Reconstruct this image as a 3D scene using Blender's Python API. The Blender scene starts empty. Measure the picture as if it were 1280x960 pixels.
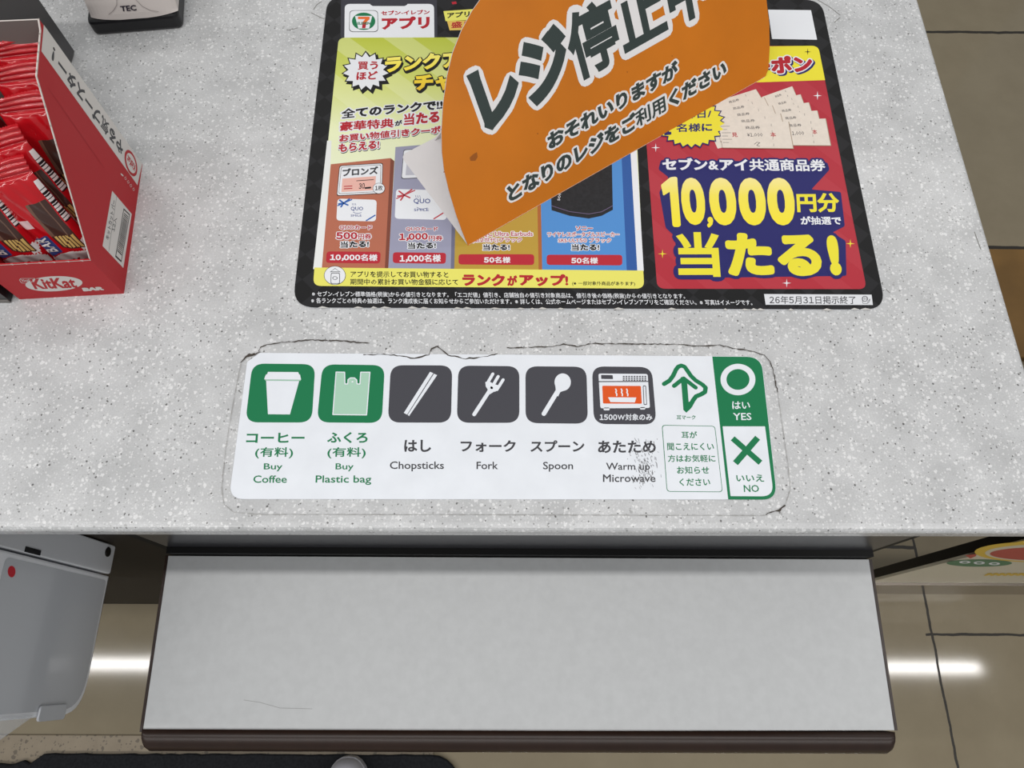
import bpy, math, random
from mathutils import Vector, Matrix
from mathutils.geometry import tessellate_polygon
import numpy as np
C = bpy.context
SC = C.scene
COL = SC.collection
random.seed(7)
rnd = random.Random(11)

# ------------------------------------------------------------------ camera
F = 920.0; CX = 640.0; CY = 480.0; H = 0.467      # focal length in pixels of a 1280 px wide frame
FLOOR = -0.90; CEIL = 1.80
_Y = np.array([650 - CX, -1850 - CY, F]); _Y /= np.linalg.norm(_Y)
_d = np.array([1, 0.02, 0.0]); _X = _d - _Y * (_d @ _Y); _X /= np.linalg.norm(_X)
_Z = np.cross(_X, _Y)
if _Z[1] > 0: _Z = -_Z
R = np.array([_X, _Y, _Z])                          # world = R @ camera(x right, y down, z forward)
cam = bpy.data.cameras.new('camera'); cam.sensor_width = 36; cam.lens = F / 1280 * 36
cam.clip_start = 0.01; cam.clip_end = 50
camo = bpy.data.objects.new('camera', cam); COL.objects.link(camo)
rx, up, bk = R @ [1, 0, 0], R @ [0, -1, 0], R @ [0, 0, -1]
camo.matrix_world = Matrix(((rx[0], up[0], bk[0], 0), (rx[1], up[1], bk[1], 0), (rx[2], up[2], bk[2], H), (0, 0, 0, 1)))
SC.camera = camo

def ray(px):
    r = R @ np.array([px[0] - CX, px[1] - CY, F]); return Vector(r.tolist())
CAM = Vector((0, 0, H))
def hit(px, point, n):
    d = ray(px); n = Vector(n); return CAM + d * ((Vector(point) - CAM).dot(n) / d.dot(n))
def gp(x, y, z=0.0):
    return hit((x, y), (0, 0, z), (0, 0, 1))
def hgt(base, px):
    """height above base whose image is nearest to px"""
    best = (9e9, 0)
    for i in range(1, 420):
        z = base[2] + i * 0.001
        c = R.T @ (np.array([base[0], base[1], z - H])); q = (c[0] / c[2] * F + CX, c[1] / c[2] * F + CY)
        d = (q[0] - px[0]) ** 2 + (q[1] - px[1]) ** 2
        if d < best[0]: best = (d, z)
    return best[1]

# ------------------------------------------------------------------ world, lamps, exposure
SC.view_settings.view_transform = 'Standard'; SC.view_settings.look = 'None'
SC.view_settings.gamma = 1.0; SC.view_settings.use_curve_mapping = False
SC.view_settings.exposure = 0.0
W = bpy.data.worlds.new('store_ambient'); SC.world = W; W.use_nodes = True
W.node_tree.nodes['Background'].inputs[0].default_value = (0.93, 0.97, 1.0, 1)
W.node_tree.nodes['Background'].inputs[1].default_value = 0.25

def strip_light(name, x0, x1, y, power, width=0.06, z=CEIL):
    L = bpy.data.lights.new(name, 'AREA'); L.shape = 'RECTANGLE'
    L.size = abs(x1 - x0); L.size_y = width; L.energy = power; L.color = (1.0, 0.98, 0.96)
    o = bpy.data.objects.new(name, L); COL.objects.link(o)
    o.location = ((x0 + x1) / 2, y, z)
    return o
ra = gp(1225, 835, 2 * FLOOR - CEIL)
strip_light('ceiling_strip_lamp', -3.0, ra.x, ra.y, 34, 0.05)
rb = gp(640, 246, -CEIL)
strip_light('ceiling_strip_lamp', -2.8, 2.8, rb.y, 16, 0.06)
strip_light('ceiling_strip_lamp', -2.8, 2.8, rb.y + 1.5, 5, 0.06)
strip_light('ceiling_strip_lamp', -2.8, 2.8, -1.5, 47, 0.06)

# ------------------------------------------------------------------ materials
def lin(c):
    r = []
    for v in c[:3]:
        v = v / 255.0; r.append(v / 12.92 if v <= 0.04045 else ((v + 0.055) / 1.055) ** 2.4)
    return (*r, 1.0)
MATS = {}
def mat(name, rgb, rough=0.45, spec=0.25, metal=0.0, coat=0.0, alpha=1.0, trans=0.0, noise=0.0, nscale=60):
    if name in MATS: return MATS[name]
    m = bpy.data.materials.new(name); m.use_nodes = True
    b = m.node_tree.nodes['Principled BSDF']
    b.inputs['Base Color'].default_value = lin(rgb); b.inputs['Roughness'].default_value = rough
    b.inputs['Specular IOR Level'].default_value = spec; b.inputs['Metallic'].default_value = metal
    b.inputs['Coat Weight'].default_value = coat; b.inputs['Alpha'].default_value = alpha
    b.inputs['Transmission Weight'].default_value = trans
    if noise:
        nt = m.node_tree; tc = nt.nodes.new('ShaderNodeTexCoord'); n = nt.nodes.new('ShaderNodeTexNoise')
        n.inputs['Scale'].default_value = nscale; n.inputs['Detail'].default_value = 6
        nt.links.new(tc.outputs['Object'], n.inputs['Vector'])
        mr = nt.nodes.new('ShaderNodeMapRange'); mr.inputs[1].default_value = 0.3; mr.inputs[2].default_value = 0.7
        mr.inputs[3].default_value = 1 - noise; mr.inputs[4].default_value = 1 + noise * 0.4
        nt.links.new(n.outputs['Fac'], mr.inputs[0])
        mx = nt.nodes.new('ShaderNodeMix'); mx.data_type = 'RGBA'; mx.blend_type = 'MULTIPLY'; mx.inputs[0].default_value = 1
        mx.inputs[6].default_value = lin(rgb); nt.links.new(mr.outputs[0], mx.inputs[7])
        nt.links.new(mx.outputs[2], b.inputs['Base Color'])
    MATS[name] = m; return m

class NT:
    def __init__(s, name, rough, spec):
        s.m = bpy.data.materials.new(name); s.m.use_nodes = True; s.t = s.m.node_tree
        s.b = s.t.nodes['Principled BSDF']; s.b.inputs['Roughness'].default_value = rough
        s.b.inputs['Specular IOR Level'].default_value = spec
        s.co = s.t.nodes.new('ShaderNodeTexCoord').outputs['Object']
    def n(s, t, **k):
        q = s.t.nodes.new(t)
        for a, v in k.items(): setattr(q, a, v)
        return q
    def l(s, a, b): s.t.links.new(a, b)
    def math(s, op, a, b=None, clamp=False):
        q = s.n('ShaderNodeMath', operation=op); q.use_clamp = clamp
        for i, v in enumerate((a, b)):
            if v is None: continue
            if isinstance(v, (int, float)): q.inputs[i].default_value = v
            else: s.l(v, q.inputs[i])
        return q.outputs[0]
    def mix(s, fac, a, b):
        q = s.n('ShaderNodeMix', data_type='RGBA')
        s.l(fac, q.inputs[0]) if not isinstance(fac, (int, float)) else setattr(q.inputs[0], 'default_value', fac)
        for i, v in ((6, a), (7, b)):
            if isinstance(v, tuple): q.inputs[i].default_value = v
            else: s.l(v, q.inputs[i])
        return q.outputs[2]
    def noise(s, scale, detail=4, rough=.5):
        q = s.n('ShaderNodeTexNoise'); q.inputs['Scale'].default_value = scale; q.inputs['Detail'].default_value = detail
        q.inputs['Roughness'].default_value = rough
        s.l(s.co, q.inputs['Vector']); return q.outputs['Fac']
    def chips(s, scale, rad, gate, warp=0.0):
        """soft-edged random chips: 1 inside a chip"""
        co = s.co
        if warp:
            nz = s.n('ShaderNodeTexNoise'); nz.inputs['Scale'].default_value = scale * 1.7; s.l(s.co, nz.inputs['Vector'])
            vm = s.n('ShaderNodeVectorMath', operation='SCALE'); s.l(nz.outputs['Color'], vm.inputs[0]); vm.inputs['Scale'].default_value = warp
            va = s.n('ShaderNodeVectorMath', operation='ADD'); s.l(s.co, va.inputs[0]); s.l(vm.outputs[0], va.inputs[1]); co = va.outputs[0]
        v = s.n('ShaderNodeTexVoronoi'); v.inputs['Scale'].default_value = scale; s.l(co, v.inputs['Vector'])
        sp = s.n('ShaderNodeSeparateColor'); s.l(v.outputs['Color'], sp.inputs[0])
        g = s.math('GREATER_THAN', sp.outputs[0], gate)
        r = s.math('MULTIPLY', s.math('ADD', sp.outputs[1], 0.35), rad)
        d = s.math('MULTIPLY', s.math('SUBTRACT', r, v.outputs['Distance']), 12.0, True)
        return s.math('MULTIPLY', g, d)

def terrazzo():
    s = NT('speckled_solid_surface', 0.26, 0.35)
    n = s.noise(38, 5); mr = s.n('ShaderNodeMapRange'); mr.inputs[1].default_value = .3; mr.inputs[2].default_value = .7; s.l(n, mr.inputs[0])
    c = s.mix(mr.outputs[0], lin((182, 183, 184)), lin((203, 204, 205)))
    f = s.noise(900, 2); mr2 = s.n('ShaderNodeMapRange'); mr2.inputs[1].default_value = .35; mr2.inputs[2].default_value = .65; s.l(f, mr2.inputs[0])
    c = s.mix(s.math('MULTIPLY', mr2.outputs[0], .32), c, lin((162, 162, 161)))
    c = s.mix(s.math('MULTIPLY', s.chips(330, .38, .60, .0026), .5), c, lin((238, 238, 238)))
    c = s.mix(s.math('MULTIPLY', s.chips(560, .42, .55, .0016), .45), c, lin((230, 230, 230)))
    c = s.mix(s.math('MULTIPLY', s.chips(300, .26, .72, .0012), .45), c, lin((128, 128, 126)))
    c = s.mix(s.math('MULTIPLY', s.chips(380, .25, .85, .001), .8), c, lin((66, 64, 62)))
    c = s.mix(s.math('MULTIPLY', s.chips(520, .28, .86, .001), .7), c, lin((84, 82, 80)))
    s.l(c, s.b.inputs['Base Color'])
    r = s.n('ShaderNodeMapRange'); s.l(s.noise(25, 6), r.inputs[0]); r.inputs[3].default_value = .18; r.inputs[4].default_value = .30
    s.l(r.outputs[0], s.b.inputs['Roughness'])
    return s.m

def floor_mat(gx, gy):
    s = NT('polished_beige_tile', 0.07, 0.5)
    sp = s.n('ShaderNodeSeparateXYZ'); s.l(s.co, sp.inputs[0])
    wob = s.math('MULTIPLY', s.math('SUBTRACT', s.noise(30, 3), .5), .006)
    line = None
    def add(a):
        nonlocal line
        line = a if line is None else s.math('MAXIMUM', line, a)
    for (v, x0, x1, w) in gy:
        d = s.math('ABSOLUTE', s.math('SUBTRACT', s.math('ADD', sp.outputs[1], wob), v))
        a = s.math('LESS_THAN', d, w)
        a = s.math('MULTIPLY', a, s.math('GREATER_THAN', sp.outputs[0], x0)); a = s.math('MULTIPLY', a, s.math('LESS_THAN', sp.outputs[0], x1)); add(a)
    for (v, y0, y1, w) in gx:
        d = s.math('ABSOLUTE', s.math('SUBTRACT', s.math('ADD', sp.outputs[0], wob), v))
        a = s.math('LESS_THAN', d, w)
        a = s.math('MULTIPLY', a, s.math('GREATER_THAN', sp.outputs[1], y0)); a = s.math('MULTIPLY', a, s.math('LESS_THAN', sp.outputs[1], y1)); add(a)
    n = s.noise(14, 6, .6)
    c = s.mix(n, lin((131, 120, 99)), lin((148, 138, 116)))
    c = s.mix(line, c, lin((42, 38, 32)))
    s.l(c, s.b.inputs['Base Color'])
    s.l(s.math('ADD', s.math('MULTIPLY', line, .5), .07), s.b.inputs['Roughness'])
    return s.m

def ramp_mat(name, axis, a, b, stops, rough=.4, stripes=None):
    """printed colour gradient along one object axis"""
    s = NT(name, rough, .35)
    sp = s.n('ShaderNodeSeparateXYZ'); s.l(s.co, sp.inputs[0])
    mr = s.n('ShaderNodeMapRange'); mr.inputs[1].default_value = a; mr.inputs[2].default_value = b; s.l(sp.outputs[axis], mr.inputs[0])
    cr = s.n('ShaderNodeValToRGB'); e = cr.color_ramp.elements
    while len(e) < len(stops): e.new(.5)
    for q, (p, c) in zip(e, stops): q.position = p; q.color = lin(c)
    s.l(mr.outputs[0], cr.inputs[0])
    c = cr.outputs[0]
    if stripes:
        sc, amt, col, ang = stripes
        mp = s.n('ShaderNodeMapping'); mp.inputs['Rotation'].default_value = (0, 0, ang); s.l(s.co, mp.inputs[0])
        wv = s.n('ShaderNodeTexWave'); wv.inputs['Scale'].default_value = sc; s.l(mp.outputs[0], wv.inputs['Vector'])
        g = s.math('GREATER_THAN', wv.outputs['Fac'], .55)
        c = s.mix(s.math('MULTIPLY', g, amt), c, lin(col))
    s.l(c, s.b.inputs['Base Color']); return s.m

def diamond_black():
    s = NT('black_diamond_print', .4, .2)
    mp = s.n('ShaderNodeMapping'); mp.inputs['Rotation'].default_value = (0, 0, math.radians(45)); s.l(s.co, mp.inputs[0])
    ck = s.n('ShaderNodeTexChecker'); ck.inputs['Scale'].default_value = 68; s.l(mp.outputs[0], ck.inputs['Vector'])
    ck.inputs['Color1'].default_value = lin((27, 27, 28)); ck.inputs['Color2'].default_value = lin((38, 38, 40))
    s.l(ck.outputs[0], s.b.inputs['Base Color']); return s.m

M_WHITE = mat('white_print', (226, 228, 232), .35)
M_PAPER = mat('sticker_white', (224, 228, 234), .3, .4, noise=.05, nscale=45)
M_GREEN = mat('sign_green', (28, 116, 74), .32)
M_LGREEN = mat('pale_green', (163, 200, 178), .35)
M_GREY = mat('charcoal_print', (70, 70, 76), .32)
M_DTXT = mat('charcoal_text', (62, 62, 66), .4)
M_BLACK = mat('black_print', (24, 24, 26), .4)
M_NAVY = mat('navy_print', (36, 36, 100), .35)
M_RED = mat('red_print', (178, 38, 52), .35)
M_DRED = mat('crimson_text', (174, 34, 46), .35)
M_YEL = mat('yellow_print', (230, 218, 56), .35)
M_PYEL = mat('pale_yellow_print', (226, 221, 104), .35)
M_ORANGE = mat('orange_card', (201, 115, 20), .4, .3, noise=.10, nscale=18)
M_SIGNTXT = mat('dark_green_grey_text', (54, 64, 62), .4)
M_OVEN = mat('oven_orange', (214, 84, 30), .35)

# ------------------------------------------------------------------ building helpers
class Surf:
    """flat surface: origin and two unit axes; pixels of the photo are looked up on it"""
    def __init__(s, o, u, n):
        s.o = Vector(o); s.n = Vector(n).normalized(); s.u = Vector(u).normalized(); s.v = s.n.cross(s.u).normalized()
    def uv(s, px):
        p = hit(px, s.o, s.n) - s.o; return Vector((p.dot(s.u), p.dot(s.v)))
    def pt(s, q, h=0.0):
        return s.o + s.u * q[0] + s.v * q[1] + s.n * h
class LocalSurf(Surf):
    def uv(s, px): return Vector(px)

LAYER = 0.00005
class Part:
    def __init__(s): s.v = []; s.f = []; s.mi = []; s.ms = []; s.sm = []; s.cnt = 0
    def mid(s, m):
        if m not in s.ms: s.ms.append(m)
        return s.ms.index(m)
    def add(s, vs, fs, m, smooth=False):
        b = len(s.v); i = s.mid(m); s.v += [tuple(x) for x in vs]
        for f in fs: s.f.append([b + k for k in f]); s.mi.append(i); s.sm.append(smooth)
    def polyuv(s, S, pts, m, k=1):
        h = k * LAYER
        tri = tessellate_polygon([[Vector((p[0], p[1], 0)) for p in pts]])
        s.add([S.pt(p, h) for p in pts], [list(t) for t in tri], m)
    def poly(s, S, px, m, k=1): s.polyuv(S, [S.uv(p) for p in px], m, k)
    def quadround(s, S, px, r, m, k=1, n=6):
        """quad given by four pixel corners, corners rounded by r metres (number or four numbers)"""
        s.polyuv(S, rounded([S.uv(p) for p in px], r, n), m, k)
    def ellipse(s, S, c, rxp, ryp, m, k=1, n=36, ring=None, a0=0):
        c0 = S.uv(c); ux = S.uv((c[0] + rxp, c[1])) - c0; uy = S.uv((c[0], c[1] + ryp)) - c0
        o = [c0 + ux * math.cos(t) + uy * math.sin(t) for t in [2 * math.pi * i / n for i in range(n)]]
        if ring is None: s.polyuv(S, o, m, k); return
        q = [c0 + (p - c0) * ring for p in o]; h = k * LAYER
        s.add([S.pt(p, h) for p in o + q], [[i, (i + 1) % n, n + (i + 1) % n, n + i] for i in range(n)], m)
    def strokeuv(s, S, pts, w, m, k=1, closed=False, taper=None):
        pts = [Vector(p) for p in pts]
        if closed: pts = pts + [pts[0]]
        ws = taper or [w] * len(pts); h = k * LAYER
        for i in range(len(pts) - 1):
            a, b = pts[i], pts[i + 1]; d = b - a
            if d.length < 1e-9: continue
            nn = Vector((-d.y, d.x)).normalized(); s.cnt = (s.cnt + 1) % 7; h = k * LAYER + s.cnt * 3e-6
            s.add([S.pt(a + nn * ws[i] / 2, h), S.pt(a - nn * ws[i] / 2, h), S.pt(b - nn * ws[i + 1] / 2, h), S.pt(b + nn * ws[i + 1] / 2, h)], [[0, 1, 2, 3]], m)
        h0 = k * LAYER + 2.4e-5
        for i, p in enumerate(pts):
            n = 10; s.add([S.pt(p + Vector((math.cos(6.2832 * j / n), math.sin(6.2832 * j / n))) * ws[i] / 2, h0 + (i % 3) * 2e-6) for j in range(n)], [list(range(n))], m)
    def stroke(s, S, px, w, m, k=1, closed=False, taper=None): s.strokeuv(S, [S.uv(p) for p in px], w, m, k, closed, taper)
    def text(s, S, t, bl, br, tl, m, k=1, bold=.02, halo=None, res=2, shift=(0, 0)):
        """letters whose ink fills the parallelogram bottom-left, bottom-right, top-left"""
        A, B, D = S.uv(bl), S.uv(br), S.uv(tl)
        vs, fs = glyphs(t, bold, res); x0, x1, y0, y1 = bounds(vs)
        ex = (B - A) / (x1 - x0); ey = (D - A) / (y1 - y0)
        def put(vv, ff, mm, kk, sx=0, sy=0):
            s.add([S.pt(A + ex * (p[0] - x0 + sx) + ey * (p[1] - y0 + sy), kk * LAYER + p[2] * .00008) for p in vv], ff, mm)
        if halo:
            for i, hh in enumerate(halo):          # (bevel, material[, dx, dy])
                hv, hf = glyphs(t, hh[0], min(res, 2))
                put(hv, hf, hh[1], k + i * 1.4, *(hh[2:4] if len(hh) > 2 else (0, 0)))
            k += 1.4 * len(halo)
        put(vs, fs, m, k)
    def box(s, lo, hi, m, bev=0.0, seg=2):
        prism(s, [(lo[0], lo[1]), (hi[0], lo[1]), (hi[0], hi[1]), (lo[0], hi[1])], lo[2], hi[2], m, bev, seg)
    def build(s, name, parent=None, origin=None):
        me = bpy.data.meshes.new(name)
        o0 = Vector(origin) if origin is not None else (Vector(parent['_o']) if parent is not None else Vector((0, 0, 0)))
        me.from_pydata([tuple(Vector(p) - o0) for p in s.v], [], s.f)
        for mm in s.ms: me.materials.append(mm)
        me.polygons.foreach_set('material_index', s.mi); me.polygons.foreach_set('use_smooth', s.sm)
        me.update()
        o = bpy.data.objects.new(name, me); COL.objects.link(o)
        if parent is not None: o.parent = parent; o['_o'] = list(o0)
        else: o.location = o0; o['_o'] = list(o0)
        return o

def rounded(q, r, n=6):
    out = []; N = len(q); rs = r if isinstance(r, (list, tuple)) else [r] * N
    for i in range(N):
        p, a, b = Vector(q[i]), Vector(q[i - 1]), Vector(q[(i + 1) % N]); rr = rs[i]
        if rr <= 0: out.append(p); continue
        da = (a - p).normalized(); db = (b - p).normalized(); A, B = p + da * rr, p + db * rr
        for j in range(n + 1):
            t = j / n; out.append(A.lerp(p, t * .92 + .0) .lerp(p.lerp(B, t * .92 + .08), t) if False else A * (1 - t) ** 2 + p * 2 * t * (1 - t) + B * t * t)
    return out

_G = {}
_R = {}
def raw(t, bev, res):
    key = (t, round(bev, 4), res)
    if key in _R: return _R[key]
    if bev >= .0585:
        v0, f0 = raw(t, 0, res); ec = {}
        for f in f0:
            for a, b in zip(f, f[1:] + f[:1]): ec[frozenset((a, b))] = ec.get(frozenset((a, b)), 0) + 1
        V = list(v0); Fs = list(f0); n = 0; seen = set()
        for e_, c in ec.items():
            if c != 1 or len(e_) < 2: continue
            a, b = tuple(e_); p, q = Vector(v0[a]), Vector(v0[b]); d = q - p; d.z = 0
            if d.length < 1e-7: continue
            w = Vector((-d.y, d.x, 0)).normalized() * bev; n += 1; z = (n % 41 + 1) * .0145; k = len(V)
            V += [(r.x, r.y, z) for r in (p + w, p - w, q - w, q + w)]; Fs.append([k, k + 1, k + 2, k + 3])
            for i in (a, b):
                key2 = (round(v0[i][0] / (bev * .25)), round(v0[i][1] / (bev * .25)))
                if key2 in seen: continue
                seen.add(key2); n += 1; z = (n % 41 + 1) * .0145; k = len(V)
                V += [(v0[i][0] + bev * math.cos(math.pi * j / 5), v0[i][1] + bev * math.sin(math.pi * j / 5), z) for j in range(10)]; Fs.append(list(range(k, k + 10)))
        _R[key] = (V, Fs); return _R[key]
    cu = bpy.data.curves.new('t', 'FONT'); cu.body = t; cu.size = 1; cu.resolution_u = res
    cu.bevel_depth = bev; cu.bevel_resolution = 1 if bev > .03 else 0; cu.fill_mode = 'BOTH'
    o = bpy.data.objects.new('t', cu); COL.objects.link(o)
    dg = C.evaluated_depsgraph_get(); e = o.evaluated_get(dg); me = e.to_mesh()
    v = np.zeros(len(me.vertices) * 3, np.float32); me.vertices.foreach_get('co', v); v = v.reshape(-1, 3)
    fs = []
    for p in me.polygons:
        vi = list(p.vertices)
        if v[vi, 2].mean() >= -1e-6:
            a = v[vi[0]]; nz = 0
            for j in range(1, len(vi) - 1):
                b, c = v[vi[j]] - a, v[vi[j + 1]] - a; nz += b[0] * c[1] - b[1] * c[0]
            if abs(nz) < 1e-9: continue
            fs.append(vi if nz > 0 else vi[::-1])
    used = sorted({i for f in fs for i in f}); mp = {i: j for j, i in enumerate(used)}
    vs = [tuple(float(x) for x in v[i]) for i in used]; fs = [[mp[i] for i in f] for f in fs]
    e.to_mesh_clear(); bpy.data.objects.remove(o); bpy.data.curves.remove(cu)
    _R[key] = (vs, fs); return _R[key]
def _ink(t): 
    v = raw(t, 0, 1)[0]; return min(p[0] for p in v), max(p[0] for p in v)
PITCH = _ink('国国')[1] - _ink('国')[1]
def glyphs(t, bev, res=2):
    """letters laid out one by one; numerals use the East Asian gothic shapes, kanji are thickened a little less"""
    key = (t, round(bev, 4), res)
    if key in _G: return _G[key]
    V = []; Fc = []; x = 0.0
    def put(ch, dx, b):
        vv, ff = raw(ch, b, res); k = len(V); V.extend((p[0] + dx, p[1], p[2] + (len(t) + i) % 2 * .0072) for p in vv); Fc.extend([k + i for i in f] for f in ff)
    i = 0
    while i < len(t):
        ch = t[i]; o = ord(ch)
        if ch == ' ': x += .28 * PITCH; i += 1
        elif ch.isdigit() and o < 128: put(chr(0xFF10 + o - 48), x - .17 * PITCH, bev); x += .66 * PITCH; i += 1
        elif ch == ',': put('，', x - .02 * PITCH, bev); x += .30 * PITCH; i += 1
        elif o < 0x2000:
            j = i
            while j < len(t) and ord(t[j]) < 0x2000 and not t[j].isdigit() and t[j] != ',': j += 1
            w = t[i:j].strip(); a, b = _ink(w); put(w, x - a + .05 * PITCH, bev * .6 if bev < .07 else bev); x += b - a + .10 * PITCH; i = j
        else:
            put(ch, x, bev * .55 if (0x4E00 <= o <= 0x9FFF and bev < .07) else bev); x += PITCH; i += 1
    _G[key] = (V, Fc); return _G[key]
def bounds(vs):
    xs = [p[0] for p in vs]; ys = [p[1] for p in vs]; return min(xs), max(xs), min(ys), max(ys)

def prism(P, poly, z0, z1, m, bev=0.0, seg=2, mside=None, M=None):
    """upright prism with optional rounded upper and lower edges; poly counter-clockwise. M maps to world"""
    poly = [Vector(p) for p in poly]; n = len(poly)
    def inset(d):
        out = []
        for i in range(n):
            a, p, b = poly[i - 1], poly[i], poly[(i + 1) % n]
            e1 = (p - a).normalized(); e2 = (b - p).normalized()
            n1 = Vector((-e1.y, e1.x)); n2 = Vector((-e2.y, e2.x)); bi = n1 + n2
            if bi.length < 1e-6: out.append(p + n1 * d); continue
            bi.normalize(); out.append(p + bi * (d / max(.3, bi.dot(n1))))
        return out
    rings = []
    if bev > 0:
        for i in range(seg + 1):
            a = math.pi / 2 * i / seg; rings.append((inset(bev * (1 - math.sin(a))), z0 + bev * (1 - math.cos(a))))
        for i in range(seg, -1, -1):
            a = math.pi / 2 * i / seg; rings.append((inset(bev * (1 - math.sin(a))), z1 - bev * (1 - math.cos(a))))
    else: rings = [(poly, z0), (poly, z1)]
    vs = []; fs = []
    for q, z in rings: vs += [Vector((p.x, p.y, z)) for p in q]
    for r in range(len(rings) - 1):
        for i in range(n):
            j = (i + 1) % n; fs.append([r * n + i, r * n + j, (r + 1) * n + j, (r + 1) * n + i])
    if M is not None: vs = [M @ v for v in vs]
    P.add(vs, fs, mside or m)
    tri = [list(t) for t in tessellate_polygon([[Vector((p.x, p.y, 0)) for p in rings[0][0]]])]
    top = rings[-1][0]; b = [Vector((p.x, p.y, rings[0][1])) for p in rings[0][0]]; t = [Vector((p.x, p.y, rings[-1][1])) for p in top]
    if M is not None: b = [M @ v for v in b]; t = [M @ v for v in t]
    P.add(b, [f[::-1] for f in tri], m); P.add(t, tri, m)

def surf_prism(P, S, pts, h0, h1, m, bev=0, mside=None):
    """prism standing on a Surf from height h0 to h1"""
    pts = [Vector(p) for p in pts]
    ar = sum(pts[i - 1].x * pts[i].y - pts[i].x * pts[i - 1].y for i in range(len(pts)))
    if ar < 0: pts = pts[::-1]
    M = Matrix(((S.u.x, S.v.x, S.n.x, S.o.x), (S.u.y, S.v.y, S.n.y, S.o.y), (S.u.z, S.v.z, S.n.z, S.o.z), (0, 0, 0, 1)))
    prism(P, pts, h0, h1, m, bev, 2, mside, M)

def tag(o, label, cat, group=None):
    o['label'] = label; o['category'] = cat
    if group: o['group'] = group
    return o
def thing(name, label, cat, loc, group=None):
    o = bpy.data.objects.new(name, None); COL.objects.link(o); o.location = loc; o.empty_display_size = .02
    o['_o'] = list(loc); return tag(o, label, cat, group)
def struct(o): o['kind'] = 'structure'; return o

# ------------------------------------------------------------------ the setting: floor
gx = [(gp(1165, 793, FLOOR).x, -2.5, 0.75, .0022), (gp(1140, 684, FLOOR).x + .45, .2, .75, .003)]
yb = gp(1165, 793, FLOOR).y; y1 = gp(1250, 309.5, FLOOR).y; y2 = gp(1230, 40.5, FLOOR).y
gy = [(yb, gp(1157, 793, FLOOR).x, 9, .0022), (y1, -9, 9, .004), (y2, -9, 9, .004), (y2 + .6, -9, 9, .004),
      (gp(1130, 684, FLOOR).y, .3, .75, .003), (yb - .6, -9, gx[0][0], .0022)]
P = Part(); P.box((-2.5, -1.6, FLOOR - .05), (2.6, 3.2, FLOOR), floor_mat(gx, gy))
struct(P.build('floor'))
P = Part(); P.box((-2.5, 3.2, FLOOR), (2.6, 3.26, CEIL + .02), mat('wall_paint', (206, 202, 194), .6))
struct(P.build('wall_back'))
# speckled threshold tile set on the floor at the left, flush strip in front of the mat
sp = NT('speckled_beige_stone', .4, .35)
c_ = sp.mix(sp.noise(40, 5), lin((128, 116, 98)), lin((150, 138, 118)))
c_ = sp.mix(sp.math('MULTIPLY', sp.chips(110, .34, .45, .006), .7), c_, lin((84, 76, 66)))
c_ = sp.mix(sp.math('MULTIPLY', sp.chips(240, .36, .5, .003), .7), c_, lin((92, 84, 74))); sp.l(c_, sp.b.inputs['Base Color'])
t0 = gp(0, 918, FLOOR); 
P = Part(); P.box((-1.6, t0.y - .16, FLOOR), (-.12, t0.y, FLOOR + .003), sp.m, .001, 1)
struct(P.build('trim_1'))

# ------------------------------------------------------------------ counter
TER = terrazzo()
yfl, yfr = gp(0, 662.5), gp(1280, 665.5); yfront = (yfl.y + yfr.y) / 2
def yf_at(x): return yfl.y + (yfr.y - yfl.y) * (x - yfl.x) / (yfr.x - yfl.x)
xr0 = gp(1150, 0); xr1 = gp(1280, 445)
def xright(y): return xr1.x + (xr0.x - xr1.x) * (y - xr1.y) / (xr0.y - xr1.y)
P = Part()
yback = 0.86
prism(P, [(-1.1, yf_at(-1.1)), (xright(yfront), yf_at(xright(yfront))), (xright(yback), yback), (-1.1, yback)], -.020, 0, TER, .0055, 5)
counter = tag(P.build('countertop', None, (0, yfront, -.02)), 'grey and white speckled solid surface checkout countertop', 'countertop')

ZS = -.25
ycab = gp(640, 687.5, ZS).y
xcl = gp(214, 688, ZS).x; xcr = gp(1085, 689, ZS).x
M_CAB = mat('grey_laminate', (52, 52, 56), .3, .5)
M_BROWN = mat('dark_brown_laminate', (42, 36, 29), .55, .15)
M_SHADE_JOINT = mat('gap_shade_joint_black', (14, 14, 14), .6)  # black for the painted hinge gap shade and the cabinet's edge strips
cab = thing('counter_cabinet', 'grey laminate cabinet front under the checkout countertop behind the white shelf', 'cabinet', (0, ycab, FLOOR))
P = Part(); P.box((xcl, ycab, FLOOR), (xcr, .82, -.0205), M_CAB); P.build('cabinet_body', cab)
P = Part(); P.box((xcl, ycab - .006, ZS - .05), (xcr, ycab, ZS + .010), M_SHADE_JOINT); P.build('hinge_gap_shade', cab)  # black strip painting in the dark of the hinge gap above the shelf
P = Part(); P.box((xcr, ycab + .002, FLOOR), (xcr + .012, ycab + .03, -.021), M_SHADE_JOINT); P.build('edge_strip', cab)
yl = gp(180, 755, FLOOR).y
P = Part(); P.box((-1.1, yl, FLOOR), (xcl - .001, yl + .02, -.021), M_BROWN); P.build('side_panel', cab)['label'] = 'dark brown side panel'
P = Part(); P.box((xcl - .012, ycab + .001, FLOOR), (xcl - .001, ycab + .02, -.021), M_SHADE_JOINT); P.build('edge_strip', cab)

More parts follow.
